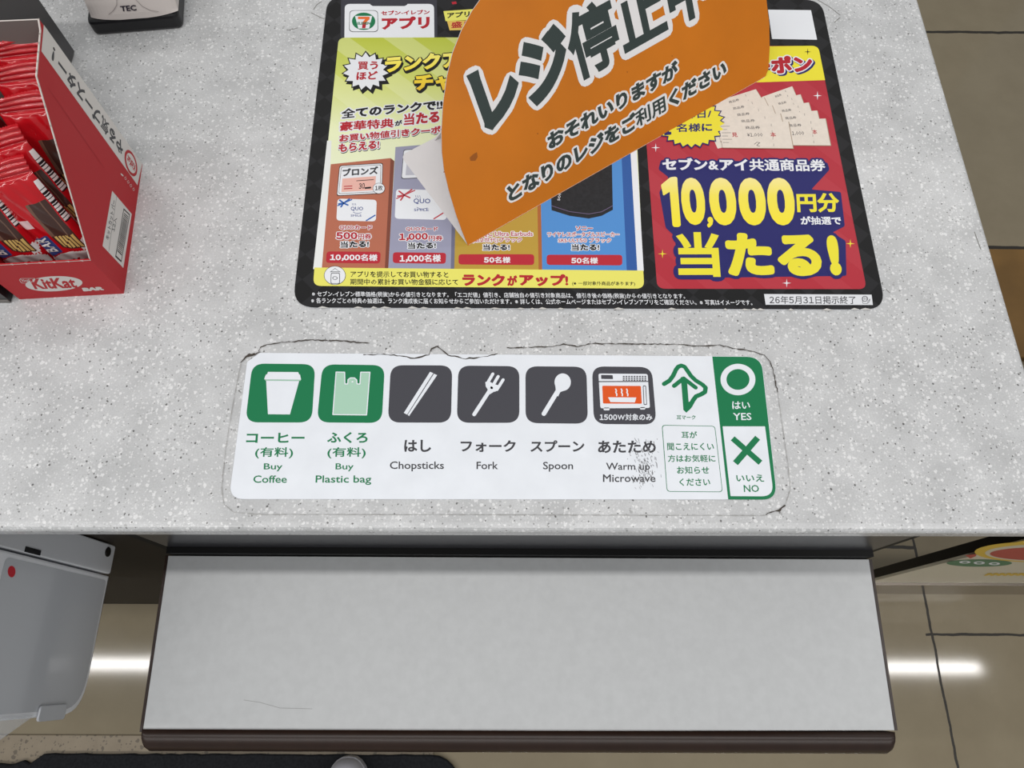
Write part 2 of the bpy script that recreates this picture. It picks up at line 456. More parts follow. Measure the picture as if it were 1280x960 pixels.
# ------------------------------------------------------------------ pull-out shelf
M_SHELF = mat('white_laminate', (190, 192, 193), .42, .35, noise=.05, nscale=120)
M_TRIM = mat('dark_brown_edging', (42, 27, 20), .36, .4, noise=.15, nscale=90)
shelf = thing('bag_shelf', 'white laminate pull-out bag shelf with dark brown front edge below the countertop', 'shelf', (0, ycab, ZS - .03))
sb0, sb1 = gp(211.5, 688, ZS), gp(1084.5, 688, ZS); sf0, sf1 = gp(178, 915, ZS), gp(1118.5, 913, ZS)
sb0.y = sb1.y = ycab - .007
P = Part(); prism(P, [(sf0.x, sf0.y), (sf1.x, sf1.y), (sb1.x, sb1.y), (sb0.x, sb0.y)], ZS - .022, ZS, M_SHELF, .0004, 1)
P.build('shelf_board', shelf)
P = Part()
for (a, b, sgn) in ((sf0, sb0, -1), (sf1, sb1, 1)):
    q = [(a.x, a.y), (b.x, b.y), (b.x + sgn * .0025, b.y), (a.x + sgn * .0025, a.y)]; q = q if sgn < 0 else q[::-1]; P = Part()
    if sum(q[i - 1][0] * q[i][1] - q[i][0] * q[i - 1][1] for i in range(4)) < 0: q = q[::-1]
    prism(P, q, ZS - .0225, ZS + .0003, M_TRIM); P.build('side_edging', shelf)['label'] = 'dark brown side edging'
P = Part()
e0, e1 = gp(172.5, 945, ZS), gp(1122, 940, ZS)
yn0 = (sf0.y + sf1.y) / 2 + .0005; yn1 = (e0.y + e1.y) / 2
prof = []
dpt = yn0 - yn1; hh = .030
for i in range(13):
    a = math.pi * i / 12; prof.append((yn0 - dpt * math.sin(a) ** .7 , ZS + .0015 - hh / 2 + hh / 2 * math.cos(a)))
xs = [(e0.x + .006, .80), (e0.x + .0022, .93), (e0.x, 1.0), (e1.x, 1.0), (e1.x - .0022, .93), (e1.x - .006, .80)]
xs = [(e0.x, .70), (e0.x + .0015, .88), (e0.x + .005, 1.0), (e1.x - .005, 1.0), (e1.x - .0015, .88), (e1.x, .70)]
vs = []; fs = []; n = len(prof)
for x, sc_ in xs:
    for (y, z) in prof: vs.append((x, yn0 + (y - yn0) * sc_, ZS + .0015 - hh / 2 + (z - (ZS + .0015 - hh / 2)) * (.9 + .1 * sc_)))
for k in range(len(xs) - 1):
    for i in range(n - 1): fs.append([k * n + i, (k + 1) * n + i, (k + 1) * n + i + 1, k * n + i + 1])
    fs.append([k * n + n - 1, (k + 1) * n + n - 1, (k + 1) * n, k * n])
fs.append(list(range(n))); fs.append([(len(xs) - 1) * n + i for i in range(n)][::-1])
P.add(vs, fs, M_TRIM, True); P.build('front_edging', shelf)['label'] = 'rounded dark brown front edging'
SS = Surf((0, 0, ZS), (1, 0, 0), (0, 0, 1))
P = Part(); M_SCR = mat('pale_scratch', (150, 150, 150), .5)
P.stroke(SS, [(305, 875), (325, 878), (350, 885), (390, 886)], .0004, M_SCR, 1)
P.build('scratch', shelf)

# ------------------------------------------------------------------ neighbouring counter front with advertising panel
yd = gp(1180, 737, FLOOR).y
BS = Surf((0, yd, 0), (1, 0, 0), (0, -1, 0))
nl = hit((1091, 723), (0, yd, 0), (0, 1, 0)); 
zsk = hit((1180, 725.5), (0, yd, 0), (0, 1, 0)).z; yback_n = yd + .013
nb = thing('service_counter', 'neighbouring service counter front with printed advertising panel at far right below', 'counter', (nl.x, yd, FLOOR))
P = Part(); P.box((nl.x, yd, FLOOR), (1.35, yback_n, -.12), mat('black_counter_side', (16, 15, 14), .4), 0)
P.build('counter_body', nb)
P = Part(); P.box((nl.x + .001, yd - .004, zsk + .001), (1.34, yd, -.13), mat('cream_panel', (206, 198, 176), .35, .4))
P.build('advertising_panel', nb)
P = Part(); P.box((nl.x, yd - .008, FLOOR), (1.345, yd, zsk), mat('stainless_skirting', (150, 142, 134), .18, .5, .9))
P.build('skirting', nb)
BS2 = Surf((0, yd - .0042, 0), (1, 0, 0), (0, -1, 0))
P = Part(); MB_G = mat('leaf_green_print', (70, 120, 84), .4); MB_R = mat('brick_red_print', (176, 62, 52), .4); MB_Y = mat('mustard_print', (214, 178, 50), .4)
P.ellipse(BS2, (1300, 691), 82, 12, MB_Y, 1); P.ellipse(BS2, (1303, 692), 72, 10, mat('cream_panel', (206, 198, 176)), 2); P.ellipse(BS2, (1305, 692.6), 68, 8, MB_R, 3)
P.ellipse(BS2, (1290, 682), 26, 6, MB_Y, 1.6, ring=.7)
P.ellipse(BS2, (1224, 704), 41, 4.4, MB_G, 2)
P.ellipse(BS2, (1206, 702.6), 7, 1.6, M_WHITE, 3, ring=.5); P.ellipse(BS2, (1224, 703.5), 7, 1.8, M_WHITE, 3, ring=.5); P.ellipse(BS2, (1243, 704.5), 7, 1.7, M_WHITE, 3, ring=.5)
P.poly(BS2, [(1206, 694), (1220, 692.5), (1220, 695), (1213, 698)], MB_R, 2)
P.build('panel_emblem', nb); P = Part()
for i in range(7):
    x = 1232 + i * 8; P.stroke(BS2, [(x, 719.5), (x + 5, 716.5), (x + 7, 718.6)], .005, MB_Y, 2)
P.build('panel_lettering', nb)

# cardboard-brown low cabinet behind the counter at upper right
P = Part(); q = gp(1250, 312, FLOOR)
P.box((1.0, yd + .45, FLOOR), (1.5, q.y - .01, FLOOR + .02), mat('brown_wood_grain', (128, 96, 50), .4, .35, noise=.2, nscale=12), .002, 1)
tag(P.build('floor_board', None, (1.0, yd + .45, FLOOR)), 'brown wooden board lying on the tiles beyond the right end of the counter', 'board')

# ------------------------------------------------------------------ wall-hung white box at left
zb = -.25
dx = gp(137, 720, zb).x
DS = Surf((dx, 0, 0), (0, 1, 0), (1, 0, 0))          # face towards +X, u = +Y, v = +Z
def dyz(px): return DS.uv(px)
yb_, yf_ = dyz((137, 720))[0], dyz((92, 893))[0]
M_DEV = mat('white_plastic', (214, 216, 220), .38, .4); M_DEVG = mat('grey_film', (178, 181, 186), .22, .5, coat=.3)
dev = thing('dispenser_box', 'white plastic box with grey face and red dot, hanging below countertop at left', 'dispenser', (dx - .05, (yb_ + yf_) / 2, zb))
ztop = -.028
outl = rounded([(yb_, zb), (yb_, ztop), (yf_, ztop), (yf_, zb)], [.001, .004, .004, .030], 8)
P = Part(); surf_prism(P, DS, outl, -.16, 0, M_DEV, .002); P.build('housing', dev)
ins = .0045
outl = rounded([(yb_ - ins, zb + ins), (yb_ - ins, dyz((6, 700))[1]), (yf_ + ins, dyz((6, 700))[1]), (yf_ + ins, zb + ins)], [.004, .006, .006, .028], 8)
P = Part(); P.polyuv(DS, outl, M_DEVG, 4); P.build('face_film', dev)['label'] = 'glossy grey film on the face'
P = Part(); P.ellipse(DS, (14, 714.5), 4.8, 7.2, mat('red_dot', (190, 30, 44), .4), 7); P.build('dot_sticker', dev)['label'] = 'round red sticker'
P = Part(); la, lb = dyz((45, 896))[1], dyz((79, 891))[1]; surf_prism(P, DS, rounded([(yf_ - .003, lb), (yf_ + .009, lb), (yf_ + .009, la), (yf_ - .003, la)], .003, 4), .0004, .0024, M_DEVG, .0006); P.build('latch', dev)
ybk = dyz((145, 683))[0]; 
P = Part(); surf_prism(P, DS, rounded([(ybk, zb + .001), (ybk, ztop), (yb_ + .0015, ztop), (yb_ + .0015, zb + .001)], .003, 4), -.15, .001, M_DEV, .001); pl_ = P.build('mounting_plate', dev)
a = dyz((133, 690)); P = Part(); n = 14
surf_prism(P, DS, [(a[0] + .0045 * math.cos(6.2832 * i / n), a[1] + .0045 * math.sin(6.2832 * i / n)) for i in range(n)], .0009, .0022, mat('dark_screw', (40, 38, 36), .4, .5, .6), .0004); P.build('screw', pl_)
P = Part(); surf_prism(P, DS, [(yb_ + .002, zb + .115), (yb_ + .006, zb + .115), (yb_ + .006, zb + .135), (yb_ + .002, zb + .135)], 0, .0016, M_BLACK); P.build('hinge_slot', dev)
P = Part(); m_clear = mat('clear_film', (225, 228, 232), .2, .4, alpha=.32)
f0 = dyz((40, 898)); surf_prism(P, DS, [(yf_ + .002, f0[1]), (yf_ - .018, f0[1] + .05), (yf_ - .030, f0[1] + .12), (yf_ + .002, f0[1] + .12)], .0012, .0016, m_clear); P.build('loose_film', dev)['label'] = 'loose clear film edge'

# ------------------------------------------------------------------ floor mat and shoe
mm = NT('black_carpet_mat', .9, .1); c_ = mm.mix(mm.noise(260, 4), lin((18, 19, 22)), lin((44, 45, 48))); mm.l(c_, mm.b.inputs['Base Color'])
my = gp(300, 942, FLOOR).y; mx1 = gp(577, 958, FLOOR).x
pts = [(-1.5, -.9), (mx1, -.9)] + [(mx1 - .05 + .05 * math.cos(a), my - .05 + .05 * math.sin(a)) for a in [i * math.pi / 12 for i in range(7)]]
x = mx1 - .08
while x > -1.5:
    far = x < gp(58, 945, FLOOR).x; pts.append((x, my + (rnd.uniform(-.005, .004) - .012 if far else rnd.uniform(-.0008, .0008)))); x -= rnd.uniform(.008, .02)
pts.append((-1.5, my))
P = Part(); prism(P, pts, FLOOR + .0031, FLOOR + .012, mm.m, .002, 1)
tag(P.build('floor_mat', None, (-.7, -.5, FLOOR + .003)), 'black carpet floor mat with a ragged edge on the beige tiles', 'mat')

tx, ty = gp(432, 947, FLOOR + .06).x, gp(432, 947, FLOOR + .06).y
shoe = thing('sneaker', 'pale grey toed sneaker standing on the black floor mat', 'shoe', (tx, ty - .14, FLOOR + .012))
def shoe_ring(t, zt, wscale, zbase):
    return None
z0 = FLOOR + .012
def foot_outline(k=1.0, n=40):
    o = []
    for i in range(n):
        a = 2 * math.pi * i / n; y = math.sin(a); x = math.cos(a)
        w = .048 * (1 - .12 * (1 - y) / 2) * (1 - .18 * math.exp(-((y + .1) / .35) ** 2))
        o.append((tx + k * w * abs(x) ** .8 * (1 if x > 0 else -1), ty - .14 + k * .14 * abs(y) ** .9 * (1 if y > 0 else -1)))
    return o
P = Part(); prism(P, foot_outline(1.0), z0, z0 + .026, mat('shoe_sole', (178, 178, 184), .5), .004, 3); P.build('sole', shoe)
def dome(P, ks, m):
    vs = []; fs = []; n = 40
    for k, z, sh in ks:
        for (x, y) in foot_outline(k): vs.append((x, y + sh, z))
    for r in range(len(ks) - 1):
        for i in range(n): fs.append([r * n + i, r * n + (i + 1) % n, (r + 1) * n + (i + 1) % n, (r + 1) * n + i])
    fs.append([(len(ks) - 1) * n + i for i in range(n)]); P.add(vs, fs, m, True)
P = Part(); dome(P, [(.965, z0 + .024, 0), (.95, z0 + .04, 0), (.90, z0 + .056, -.004), (.78, z0 + .07, -.016), (.6, z0 + .085, -.035), (.45, z0 + .1, -.052)], mat('shoe_upper', (40, 40, 46), .7)); up_ = P.build('upper', shoe)
P = Part()
cv = []; cf = []; nn = 14; kk = [(.985, z0 + .024, 0), (.972, z0 + .041, 0), (.925, z0 + .058, -.003), (.80, z0 + .0725, -.0155), (.70, z0 + .0795, -.024)]
for k, z, sh in kk:
    o = foot_outline(k, 56)
    for i in range(nn + 1): x, y = o[14 - 7 + i]; cv.append((x, y + sh, z))
for r in range(len(kk) - 1):
    for i in range(nn): cf.append([r * 15 + i, r * 15 + i + 1, (r + 1) * 15 + i + 1, (r + 1) * 15 + i])
P.add(cv, cf, mat('shoe_toe', (190, 190, 198), .5), True); P.build('toe_cap', shoe)
P = Part()
for i in range(4):
    y = ty - .10 - i * .018; zz = z0 + .083 + i * .006
    P.box((tx - .024, y - .003, zz), (tx + .024, y + .003, zz + .004), mat('lace', (200, 200, 205), .7), .001, 1)
P.build('lace', shoe)

# ------------------------------------------------------------------ advertising mat on the counter
CT = Surf((0, 0, 0.0012), (1, 0, 0), (0, 0, 1))
M_DIA = diamond_black()
poster = thing('advertising_mat', 'black bordered lottery advertising mat lying flat on the speckled countertop', 'poster', gp(740, 385, 0))
S0 = Surf((0, 0, 0), (1, 0, 0), (0, 0, 1))
cor = [S0.uv(p) for p in ((366, 385.5), (1107, 388), (1026, 1), (410, -3))]
o_ = rounded(cor, [.017, .016, .016, .016], 8)
P = Part(); surf_prism(P, S0, o_, .0002, .0012, M_DIA, 0, M_WHITE)
P.build('mat_sheet', poster)
P = Part(); M_TEAR = mat('torn_paper', (196, 194, 190), .8)
prev = None
for i in range(60):
    xx = 396 + i * 11.5 + rnd.uniform(-3, 3)
    if rnd.random() < .45:
        yy = 384.2 + (xx - 396) / 690 * 3.4 - (1.2 if xx > 1040 else 0)
        w = rnd.uniform(5, 16); P = Part(); P.poly(CT, [(xx, yy + .4), (xx + w * .4, yy - rnd.uniform(.8, 2.0)), (xx + w, yy + .4), (xx + w * .5, yy + 1.2)], M_TEAR, 1); P.build('torn_edge', poster)['label'] = 'torn white nick in the lower edge'

ys_top = gp(600, 47, 0).y; ys_bot = gp(600, 300, 0).y
po = Vector(poster['_o'])
M_LIME = ramp_mat('lime_print', 1, ys_bot - po.y, ys_top - po.y, [(0, (228, 232, 214)), (.5, (226, 232, 188)), (.75, (205, 212, 110)), (1, (180, 190, 60))], .35, (9, .28, (232, 236, 190), -.85))
P = Part()
P.quadround(CT, [(425.5, 50), (546.8, 50), (546, -6), (426.5, -6)], .006, mat('phone_grey', (58, 58, 66), .35), 1)
P.quadround(CT, [(430.5, 50), (543, 50), (542.5, 5), (431, 5)], [0, 0, .005, .005], M_WHITE, 2)
P.poly(CT, [(461, -4), (463, 6), (466, 7.7), (506, 7.7), (509, 6), (511, -4)], mat('phone_grey', ()), 3)
P.quadround(CT, [(436.3, 40.2), (472.8, 40.2), (472.4, 13), (437, 13)], .004, M_BLACK, 3); P.quadround(CT, [(436.9, 39.6), (472.2, 39.6), (471.8, 13.6), (437.6, 13.6)], .004, M_WHITE, 4)
P.ellipse(CT, (454.6, 26.8), 14.6, 10.9, M_GREEN, 5)
P.poly(CT, [(443.8, 20.3), (465.3, 20.3), (461.5, 36), (448, 36)], M_WHITE, 6)
P.poly(CT, [(447.5, 21.3), (462, 21.3), (462, 24.5), (458.2, 28), (453.4, 28), (456.5, 24.3), (447.5, 24.3)], mat('logo_orange', (226, 106, 44), .4), 7)
P.poly(CT, [(453.4, 28), (458.2, 28), (456.8, 35.6), (452.6, 35.6)], M_DRED, 7)
P.text(CT, 'ELEVEN', (446.8, 31.2), (463, 31.2), (446.8, 28), M_GREEN, 8, .05)
P.text(CT, 'セブン-イレブン', (476.3, 19.3), (537.3, 17.9), (476.3, 13.6), M_DRED, 3, .045)
P.text(CT, 'アプリ', (477, 37.5), (537.3, 36), (477.3, 21.5), M_DRED, 3, .055)
P.build('app_logo', poster)
P = Part()
P.poly(CT, [(554.3, 14), (640, 8), (640, 24), (557, 26.5)], M_PYEL, 1); P.text(CT, 'アプリ', (558.8, 23), (587, 21), (559, 15.8), M_BLACK, 2, .04)
P.poly(CT, [(558.8, 26.5), (640, 22), (640, 36), (562, 38)], mat('ribbon_gold_print', (222, 186, 90), .4), 1); P.text(CT, '盛り', (564, 35.5), (590, 34), (563.7, 27.5), M_DRED, 2, .05)
P.poly(CT, [(564.5, 2.5), (570, 1.8), (571, 4.8), (565.4, 5.5)], M_RED, 1)
P.build('ribbon_print', poster)
P = Part()
P.quadround(CT, [(391.8, 357.5), (805, 361), (790, 46.5), (423.4, 47.2)], [.006, .006, .006, .006], M_LIME, 2.6)
P.poly(CT, [(402.5, 336.5), (391.5, 336.5), (409, 176), (414.5, 176), (413, 206)], mat('white_margin', (226, 228, 226), .35), 3)
prize = P.build('prize_panel', poster)
P = Part()
cx, cy = 457.3, 89.4; nb_ = 15
def burst(cx, cy, rx, ry, n, inner, ph=0): return [(cx + rx * (1 if i % 2 == 0 else inner) * math.cos(math.pi * i / n + ph), cy + ry * (1 if i % 2 == 0 else inner) * math.sin(math.pi * i / n + ph)) for i in range(2 * n)]
P.poly(CT, burst(cx + 2.2, cy + 2.6, 31.5, 26.5, nb_, .78, .1), M_BLACK, 3)
P.poly(CT, burst(cx, cy, 31, 26, nb_, .76, .1), M_BLACK, 4); P.poly(CT, burst(cx, cy, 28.5, 23.7, nb_, .76, .1), M_WHITE, 5)
P.text(CT, '買う', (447, 87.7), (472.8, 87.2), (447, 77.3), M_DRED, 6, .04); P.text(CT, 'ほど', (445.3, 100.5), (472, 99.5), (446, 90), M_DRED, 6, .04)
yg0, yg1 = gp(500, 118, 0).y - po.y, gp(500, 66, 0).y - po.y
M_GOLDTXT = ramp_mat('yellow_gold_print', 1, yg0, yg1, [(0, (232, 186, 40)), (.5, (244, 220, 60)), (1, (246, 236, 120))], .35)
P.text(CT, 'ランクア', (480.5, 91.5), (576, 84), (482, 71), M_GOLDTXT, 3, .058, [(.12, M_BLACK, .05, -.12), (.12, M_BLACK)])
P.text(CT, 'チャ', (517.5, 114.8), (566, 112.5), (518, 94), M_GOLDTXT, 3, .058, [(.12, M_BLACK, .05, -.12), (.12, M_BLACK)])
hw = [(.14, M_WHITE)]
hs = [(.13, M_BLACK, .04, -.09), (.14, M_WHITE)]
P.text(CT, '全てのランクで!!', (426.4, 148.8), (553.5, 136.8), (427, 136.3), M_BLACK, 3, .05, hw)
P.text(CT, '豪華特典', (424.5, 164.5), (492, 159.7), (425.3, 152.5), M_DRED, 3, .055, hw)
P.text(CT, 'が', (493.5, 158), (503, 157), (493.5, 151), M_BLACK, 3, .05, hw)
P.text(CT, '当たる', (504.5, 157.3), (549.5, 153), (505, 142.5), M_DRED, 3, .055, hw)
P.text(CT, 'お買い物値引きクーポ', (423.8, 178), (551, 166.8), (424.3, 168.4), M_DRED, 3, .05, hs)
P.text(CT, 'もらえる!', (423, 191), (474, 186), (423.5, 180), M_DRED, 3, .05, hs)
P.build('headline_print', prize)
# prize towers
TOW = [('bronze', (176, 104, 80), (122, 66, 50)), ('silver', (150, 150, 172), (108, 108, 130)), ('gold', (180, 147, 58), (168, 98, 48)), ('blue', (78, 138, 202), (46, 88, 156))]
tm = {n: (mat(n + '_print', a, .35), mat(n + '_edge_print', b, .35)) for n, a, b in TOW}
def tower(nm, front, side):
    P = Part(); P.poly(CT, front, tm[nm][0], 4); P.poly(CT, side, tm[nm][1], 4); return P
def pill(P, px, txt, bl, br, tl):
    P.quadround(CT, px, .0025, M_RED, 5, 4); P.text(CT, txt, bl, br, tl, M_WHITE, 6, .045)
hq = [(.13, M_WHITE)]
def card(P, q, rib, qb, sb):
    P.quadround(CT, q, .003, M_WHITE, 5, 4)
    P.text(CT, 'QUO', *qb, mat('quo_blue', (44, 62, 130), .4), 6, .02); P.text(CT, 'SMILE', *sb, mat('quo_blue', ()), 6, .008, res=2)
    (bl, br, tr, tl) = [Vector(p) for p in q]
    def L(u, v): return tuple(bl.lerp(br, u).lerp(tl.lerp(tr, u), v))
    P.stroke(CT, [L(.76, .03), L(.97, .28)], .0011, rib, 6)
    P.stroke(CT, [L(.02, .68), L(.36, .97)], .0010, rib, 6)
    for (a, b) in (((.16, .80), (.06, .93)), ((.16, .80), (.30, .99)), ((.16, .8), (.27, .72)), ((.16, .8), (.10, .63)), ((.16, .80), (.04, .76))):
        P.stroke(CT, [L(*a), L(*b)], .0013, rib, 6)
    P.stroke(CT, [L(.42, .40), L(.48, .355), L(.55, .35), L(.62, .39)], .0004, mat('quo_blue', ()), 6)
    for t in (.38, .42, .46): P.stroke(CT, [L(t, .80), L(t + .015, .72)], .0003, mat('quo_blue', ()), 6)
P = tower('bronze', [(402.2, 337), (481, 337), (488.3, 197.8), (413.5, 205.5)], [(481, 337), (485.3, 337), (493, 201.5), (488.3, 197.8)])
P.quadround(CT, [(420.8, 245.3), (477.6, 242.3), (478.9, 203.8), (424.3, 207.2)], .002, M_BLACK, 5, 3); P.quadround(CT, [(421.5, 244.5), (477, 241.5), (478.2, 204.6), (425, 208)], .002, M_WHITE, 6, 3)
P.quadround(CT, [(423.3, 242.8), (475.5, 240), (476.5, 206), (426.5, 209.3)], .0015, mat('plate_line', (80, 60, 55), .4), 7, 3); P.quadround(CT, [(423.8, 242.3), (475, 239.6), (476, 206.6), (427, 209.8)], .0015, M_WHITE, 8, 3)
P.text(CT, 'ブロンズ', (428.3, 221.3), (473, 218), (428.5, 211.3), M_DTXT, 9, .045)
P.poly(CT, [(426.8, 240.5), (469, 238.2), (470, 220.5), (428.2, 223.7)], mat('coupon_pink', (226, 176, 164), .4), 9)
P.text(CT, '30', (448.5, 236.8), (455.8, 236.2), (449, 229.7), M_BLACK, 10, .02); P.stroke(CT, [(457, 235.5), (463, 235)], .0016, M_BLACK, 10); P.stroke(CT, [(446, 226.5), (467, 225)], .0006, M_BLACK, 10)
P.stroke(CT, [(430.5, 233.5), (440, 233)], .0008, M_DRED, 10); P.stroke(CT, [(430.5, 236.5), (440, 236)], .0008, M_DRED, 10)
P.ellipse(CT, (473.7, 236), 7.6, 6.8, M_DTXT, 11); P.ellipse(CT, (473.7, 236), 7.1, 6.3, M_WHITE, 12); P.text(CT, '1枚', (469, 239), (478.6, 238.6), (469, 232.6), M_BLACK, 13, .03)
card(P, [(420.5, 276), (470, 277), (471, 250), (422, 248.5)], mat('ribbon_blue', (50, 96, 170), .4), ((438.5, 264), (454, 264), (438.5, 258.7)), ((438.5, 271), (452, 271), (438.5, 268.4)))
P.text(CT, 'QUOカード', (424.5, 287.6), (465.5, 288), (424.5, 281.5), M_DRED, 5, .04, hq)
P.text(CT, '500', (420, 299.6), (447, 299.6), (420, 290.3), M_DRED, 5, .05, hq); P.text(CT, '円券', (447.8, 299.6), (464.5, 299.6), (447.8, 292.3), M_DRED, 5, .045, hq)
P.text(CT, '当たる!', (425.5, 310.2), (461, 309.3), (425.8, 302), M_BLACK, 5, .05, hq)
pill(P, [(407.3, 328.7), (475, 329.6), (476, 315), (408.5, 314.5)], '10,000名様', (412.5, 326.5), (472, 327), (412.8, 317.6))
P.build('bronze_prize', prize)
P = tower('silver', [(485.3, 337), (563.5, 337), (566.5, 178), (494.4, 184)], [(563.5, 337), (567.8, 337), (571.5, 181), (566.5, 178)])
P.quadround(CT, [(501.5, 224), (557, 221.5), (558, 184), (504.4, 187.3)], .002, M_BLACK, 5, 3); P.quadround(CT, [(502.2, 223.2), (556.4, 220.8), (557.4, 184.7), (505, 188)], .002, M_WHITE, 6, 3)
P.poly(CT, [(507, 219.5), (551, 217.5), (552, 200.5), (508.5, 203)], mat('coupon_grey', (186, 186, 196), .4), 7)
card(P, [(493.4, 273.6), (558, 275.2), (560, 238.3), (495.2, 236.5)], mat('ribbon_red', (186, 66, 76), .4), ((517, 255.4), (538, 255.6), (517, 248.4)), ((517.5, 264.2), (536, 264.2), (517.5, 261)))
P.text(CT, 'QUOカード', (507.5, 289.2), (547.6, 289.4), (507.5, 283.6), M_DRED, 5, .04, hq)
P.text(CT, '1,000', (499, 302), (535, 301.2), (499, 292), M_DRED, 5, .05, hq); P.text(CT, '円券', (535.8, 301.4), (553.6, 301.6), (535.8, 294.4), M_DRED, 5, .045, hq)
P.text(CT, '当たる!', (509.8, 311.4), (545, 311), (509.8, 303.4), M_BLACK, 5, .05, hq)
pill(P, [(491, 329), (557, 330), (557.8, 316.3), (491.3, 315.5)], '1,000名様', (499.7, 328.5), (551.3, 328.3), (499.7, 318.5))
P.build('silver_prize', prize)
P = tower('gold', [(567.8, 338), (673.3, 338), (670, 168), (572, 168)], [(673.3, 338), (677.8, 338), (674.3, 172), (670, 168)])
P.text(CT, 'QC Ultra Earbuds', (603, 296.5), (666, 296.3), (603, 289.8), M_DRED, 5, .022, hq, 2)
P.text(CT, '(第2世代)ブラック', (590, 304), (652.5, 303.8), (590, 297.2), M_DRED, 5, .022, hq, 2)
P.text(CT, '当たる!', (603.7, 313.4), (637.2, 313.2), (603.7, 305.4), M_BLACK, 5, .05, hq)
pill(P, [(573.2, 330.8), (667.7, 331.5), (667.7, 318), (573.2, 318)], '50名様', (604.7, 329), (638.2, 329), (604.7, 321.2))
P.build('gold_prize', prize)
P = tower('blue', [(677.8, 338.3), (783.4, 338.8), (775.3, 160), (674.3, 160)], [(783.4, 338.8), (796.6, 338.8), (786.5, 163), (775.3, 160)])
P.poly(CT, [(796.6, 338.8), (804.6, 338.8), (794, 163), (786.5, 163)], M_WHITE, 4)
M_SPK = mat('speaker_black', (38, 38, 41), .4, noise=.35, nscale=400)
P.poly(CT, [(689.5, 263), (712, 270), (736, 273.4), (752, 270), (766, 262.5), (764.5, 190), (687, 190)], M_SPK, 5)
P.stroke(CT, [(689.5, 257.5), (712, 264.8), (736, 267.8), (752, 265), (765.5, 257.6)], .0005, mat('speaker_line', (110, 96, 128), .4), 6)
P.text(CT, 'SONY', (700, 251), (702.5, 236), (696.5, 251), M_WHITE, 6, .02, None, 1)
P.text(CT, 'ソニー', (719.5, 288.6), (740.8, 288.6), (719.5, 283), M_DRED, 5, .04, hq); P.text(CT, 'ワイヤレスポータブルスピーカー', (684.3, 296.2), (774.3, 296.2), (684.3, 290), M_DRED, 5, .022, hq, 2)
P.text(CT, 'SRS-ULT50 ブラック', (697.7, 303.6), (764, 303.6), (697.7, 297.6), M_DRED, 5, .022, hq, 2)
P.text(CT, '当たる!', (714.4, 313.5), (749, 313.4), (714.4, 305.3), M_BLACK, 5, .05, hq)
pill(P, [(683.3, 331.3), (777.8, 332), (777.8, 318.8), (683.3, 318.6)], '50名様', (713.8, 329.8), (747.5, 329.9), (713.8, 322))
P.build('speaker_prize', prize)
P = Part()
P.quadround(CT, [(391.4, 357.6), (805.3, 361), (804, 338.4), (393.2, 334.6)], [.006, .006, .0003, .0003], M_PYEL, 5)
P.ellipse(CT, (418.7, 344.5), 13.6, 11.9, M_DTXT, 6); P.ellipse(CT, (418.7, 344.5), 13, 11.3, M_WHITE, 7)
P.quadround(CT, [(413.3, 355), (425, 355), (425, 341.5), (413.8, 341.5)], .001, M_DTXT, 8, 3); P.quadround(CT, [(414.1, 354.4), (424.2, 354.4), (424.3, 342.3), (414.5, 342.3)], .001, M_WHITE, 9, 3)
P.ellipse(CT, (418.9, 348), 3.2, 2.2, M_DTXT, 10, ring=.75); P.poly(CT, [(412.5, 340.5), (418.9, 335.5), (426, 340.5)], M_DTXT, 8); P.poly(CT, [(414, 339.8), (418.9, 336.3), (424.5, 339.8)], M_WHITE, 9)
P.text(CT, 'アプリを提示してお買い物すると', (438.4, 346.8), (560.6, 347.5), (438.4, 339), M_BLACK, 6, .02, None, 1)
P.text(CT, '期間中の累計お買い物金額に応じて', (437.8, 356.2), (572.8, 356.8), (437.8, 348.5), M_BLACK, 6, .02, None, 1)
P.text(CT, 'ランク', (577.5, 357.5), (631, 358), (578, 342.5), M_DRED, 6, .06); P.text(CT, 'が', (634, 357.5), (646.5, 357.5), (634, 344.5), M_DRED, 6, .06); P.text(CT, 'アップ!', (649, 357.6), (710.5, 358.2), (649, 342.5), M_DRED, 6, .06)
P.text(CT, '(※一部対象外商品があります)', (715, 357.6), (794, 358), (715, 351.8), M_BLACK, 6, .02, None, 1)
P.build('notice_band', prize)
P = Part()
P.text(CT, '※セブン-イレブン標準価格(税抜)からの値引きとなります。「エコだ値」値引き、店舗独自の値引き対象商品は、値引き後の価格(税抜)からの値引きとなります。', (390, 371.6), (857, 374.6), (390, 364), M_WHITE, 2, .012, None, 1)
P.text(CT, '※各ランクごとの特典の抽選は、ランク達成後に届くお知らせからご参加いただけます。※詳しくは、公式ホームページまたはセブン-イレブンアプリをご確認ください。※写真はイメージです。', (389, 379.2), (941, 381.8), (389, 372.2), M_WHITE, 2, .012, None, 1)
P.build('fine_print', poster)
P = Part()
P.poly(CT, [(957, 381), (1091, 381.3), (1089.4, 368.4), (955, 367.6)], mat('label_white', (216, 218, 222), .4), 2)
P.text(CT, '26年5月31日掲示終了', (961.8, 380), (1070, 380.2), (961.5, 370), M_DTXT, 3, .012)
P.ellipse(CT, (1081, 373.6), 3.8, 3.6, M_DTXT, 3, ring=.8)
for i in range(4): P.stroke(CT, [(1078.6 + i * 1.6, 371.5), (1078.8 + i * 1.6, 375)], .00025, M_DTXT, 3)
P.stroke(CT, [(1084, 378), (1087.5, 373.8), (1086.5, 377.5), (1084, 379.5), (1078.5, 379.3), (1078, 376)], .0003, M_DTXT, 3)
P.build('date_label', poster)
P = Part()
P.quadround(CT, [(965.0, 48.8), (1021.3, 49.8), (1013.7, 12.8), (960, 12.2)], .0005, M_WHITE, 2)
P.quadround(CT, [(948, 32), (961, 33), (958, 12), (945, 12)], .002, M_WHITE, 2)
P.build('blank_code_patch', poster)
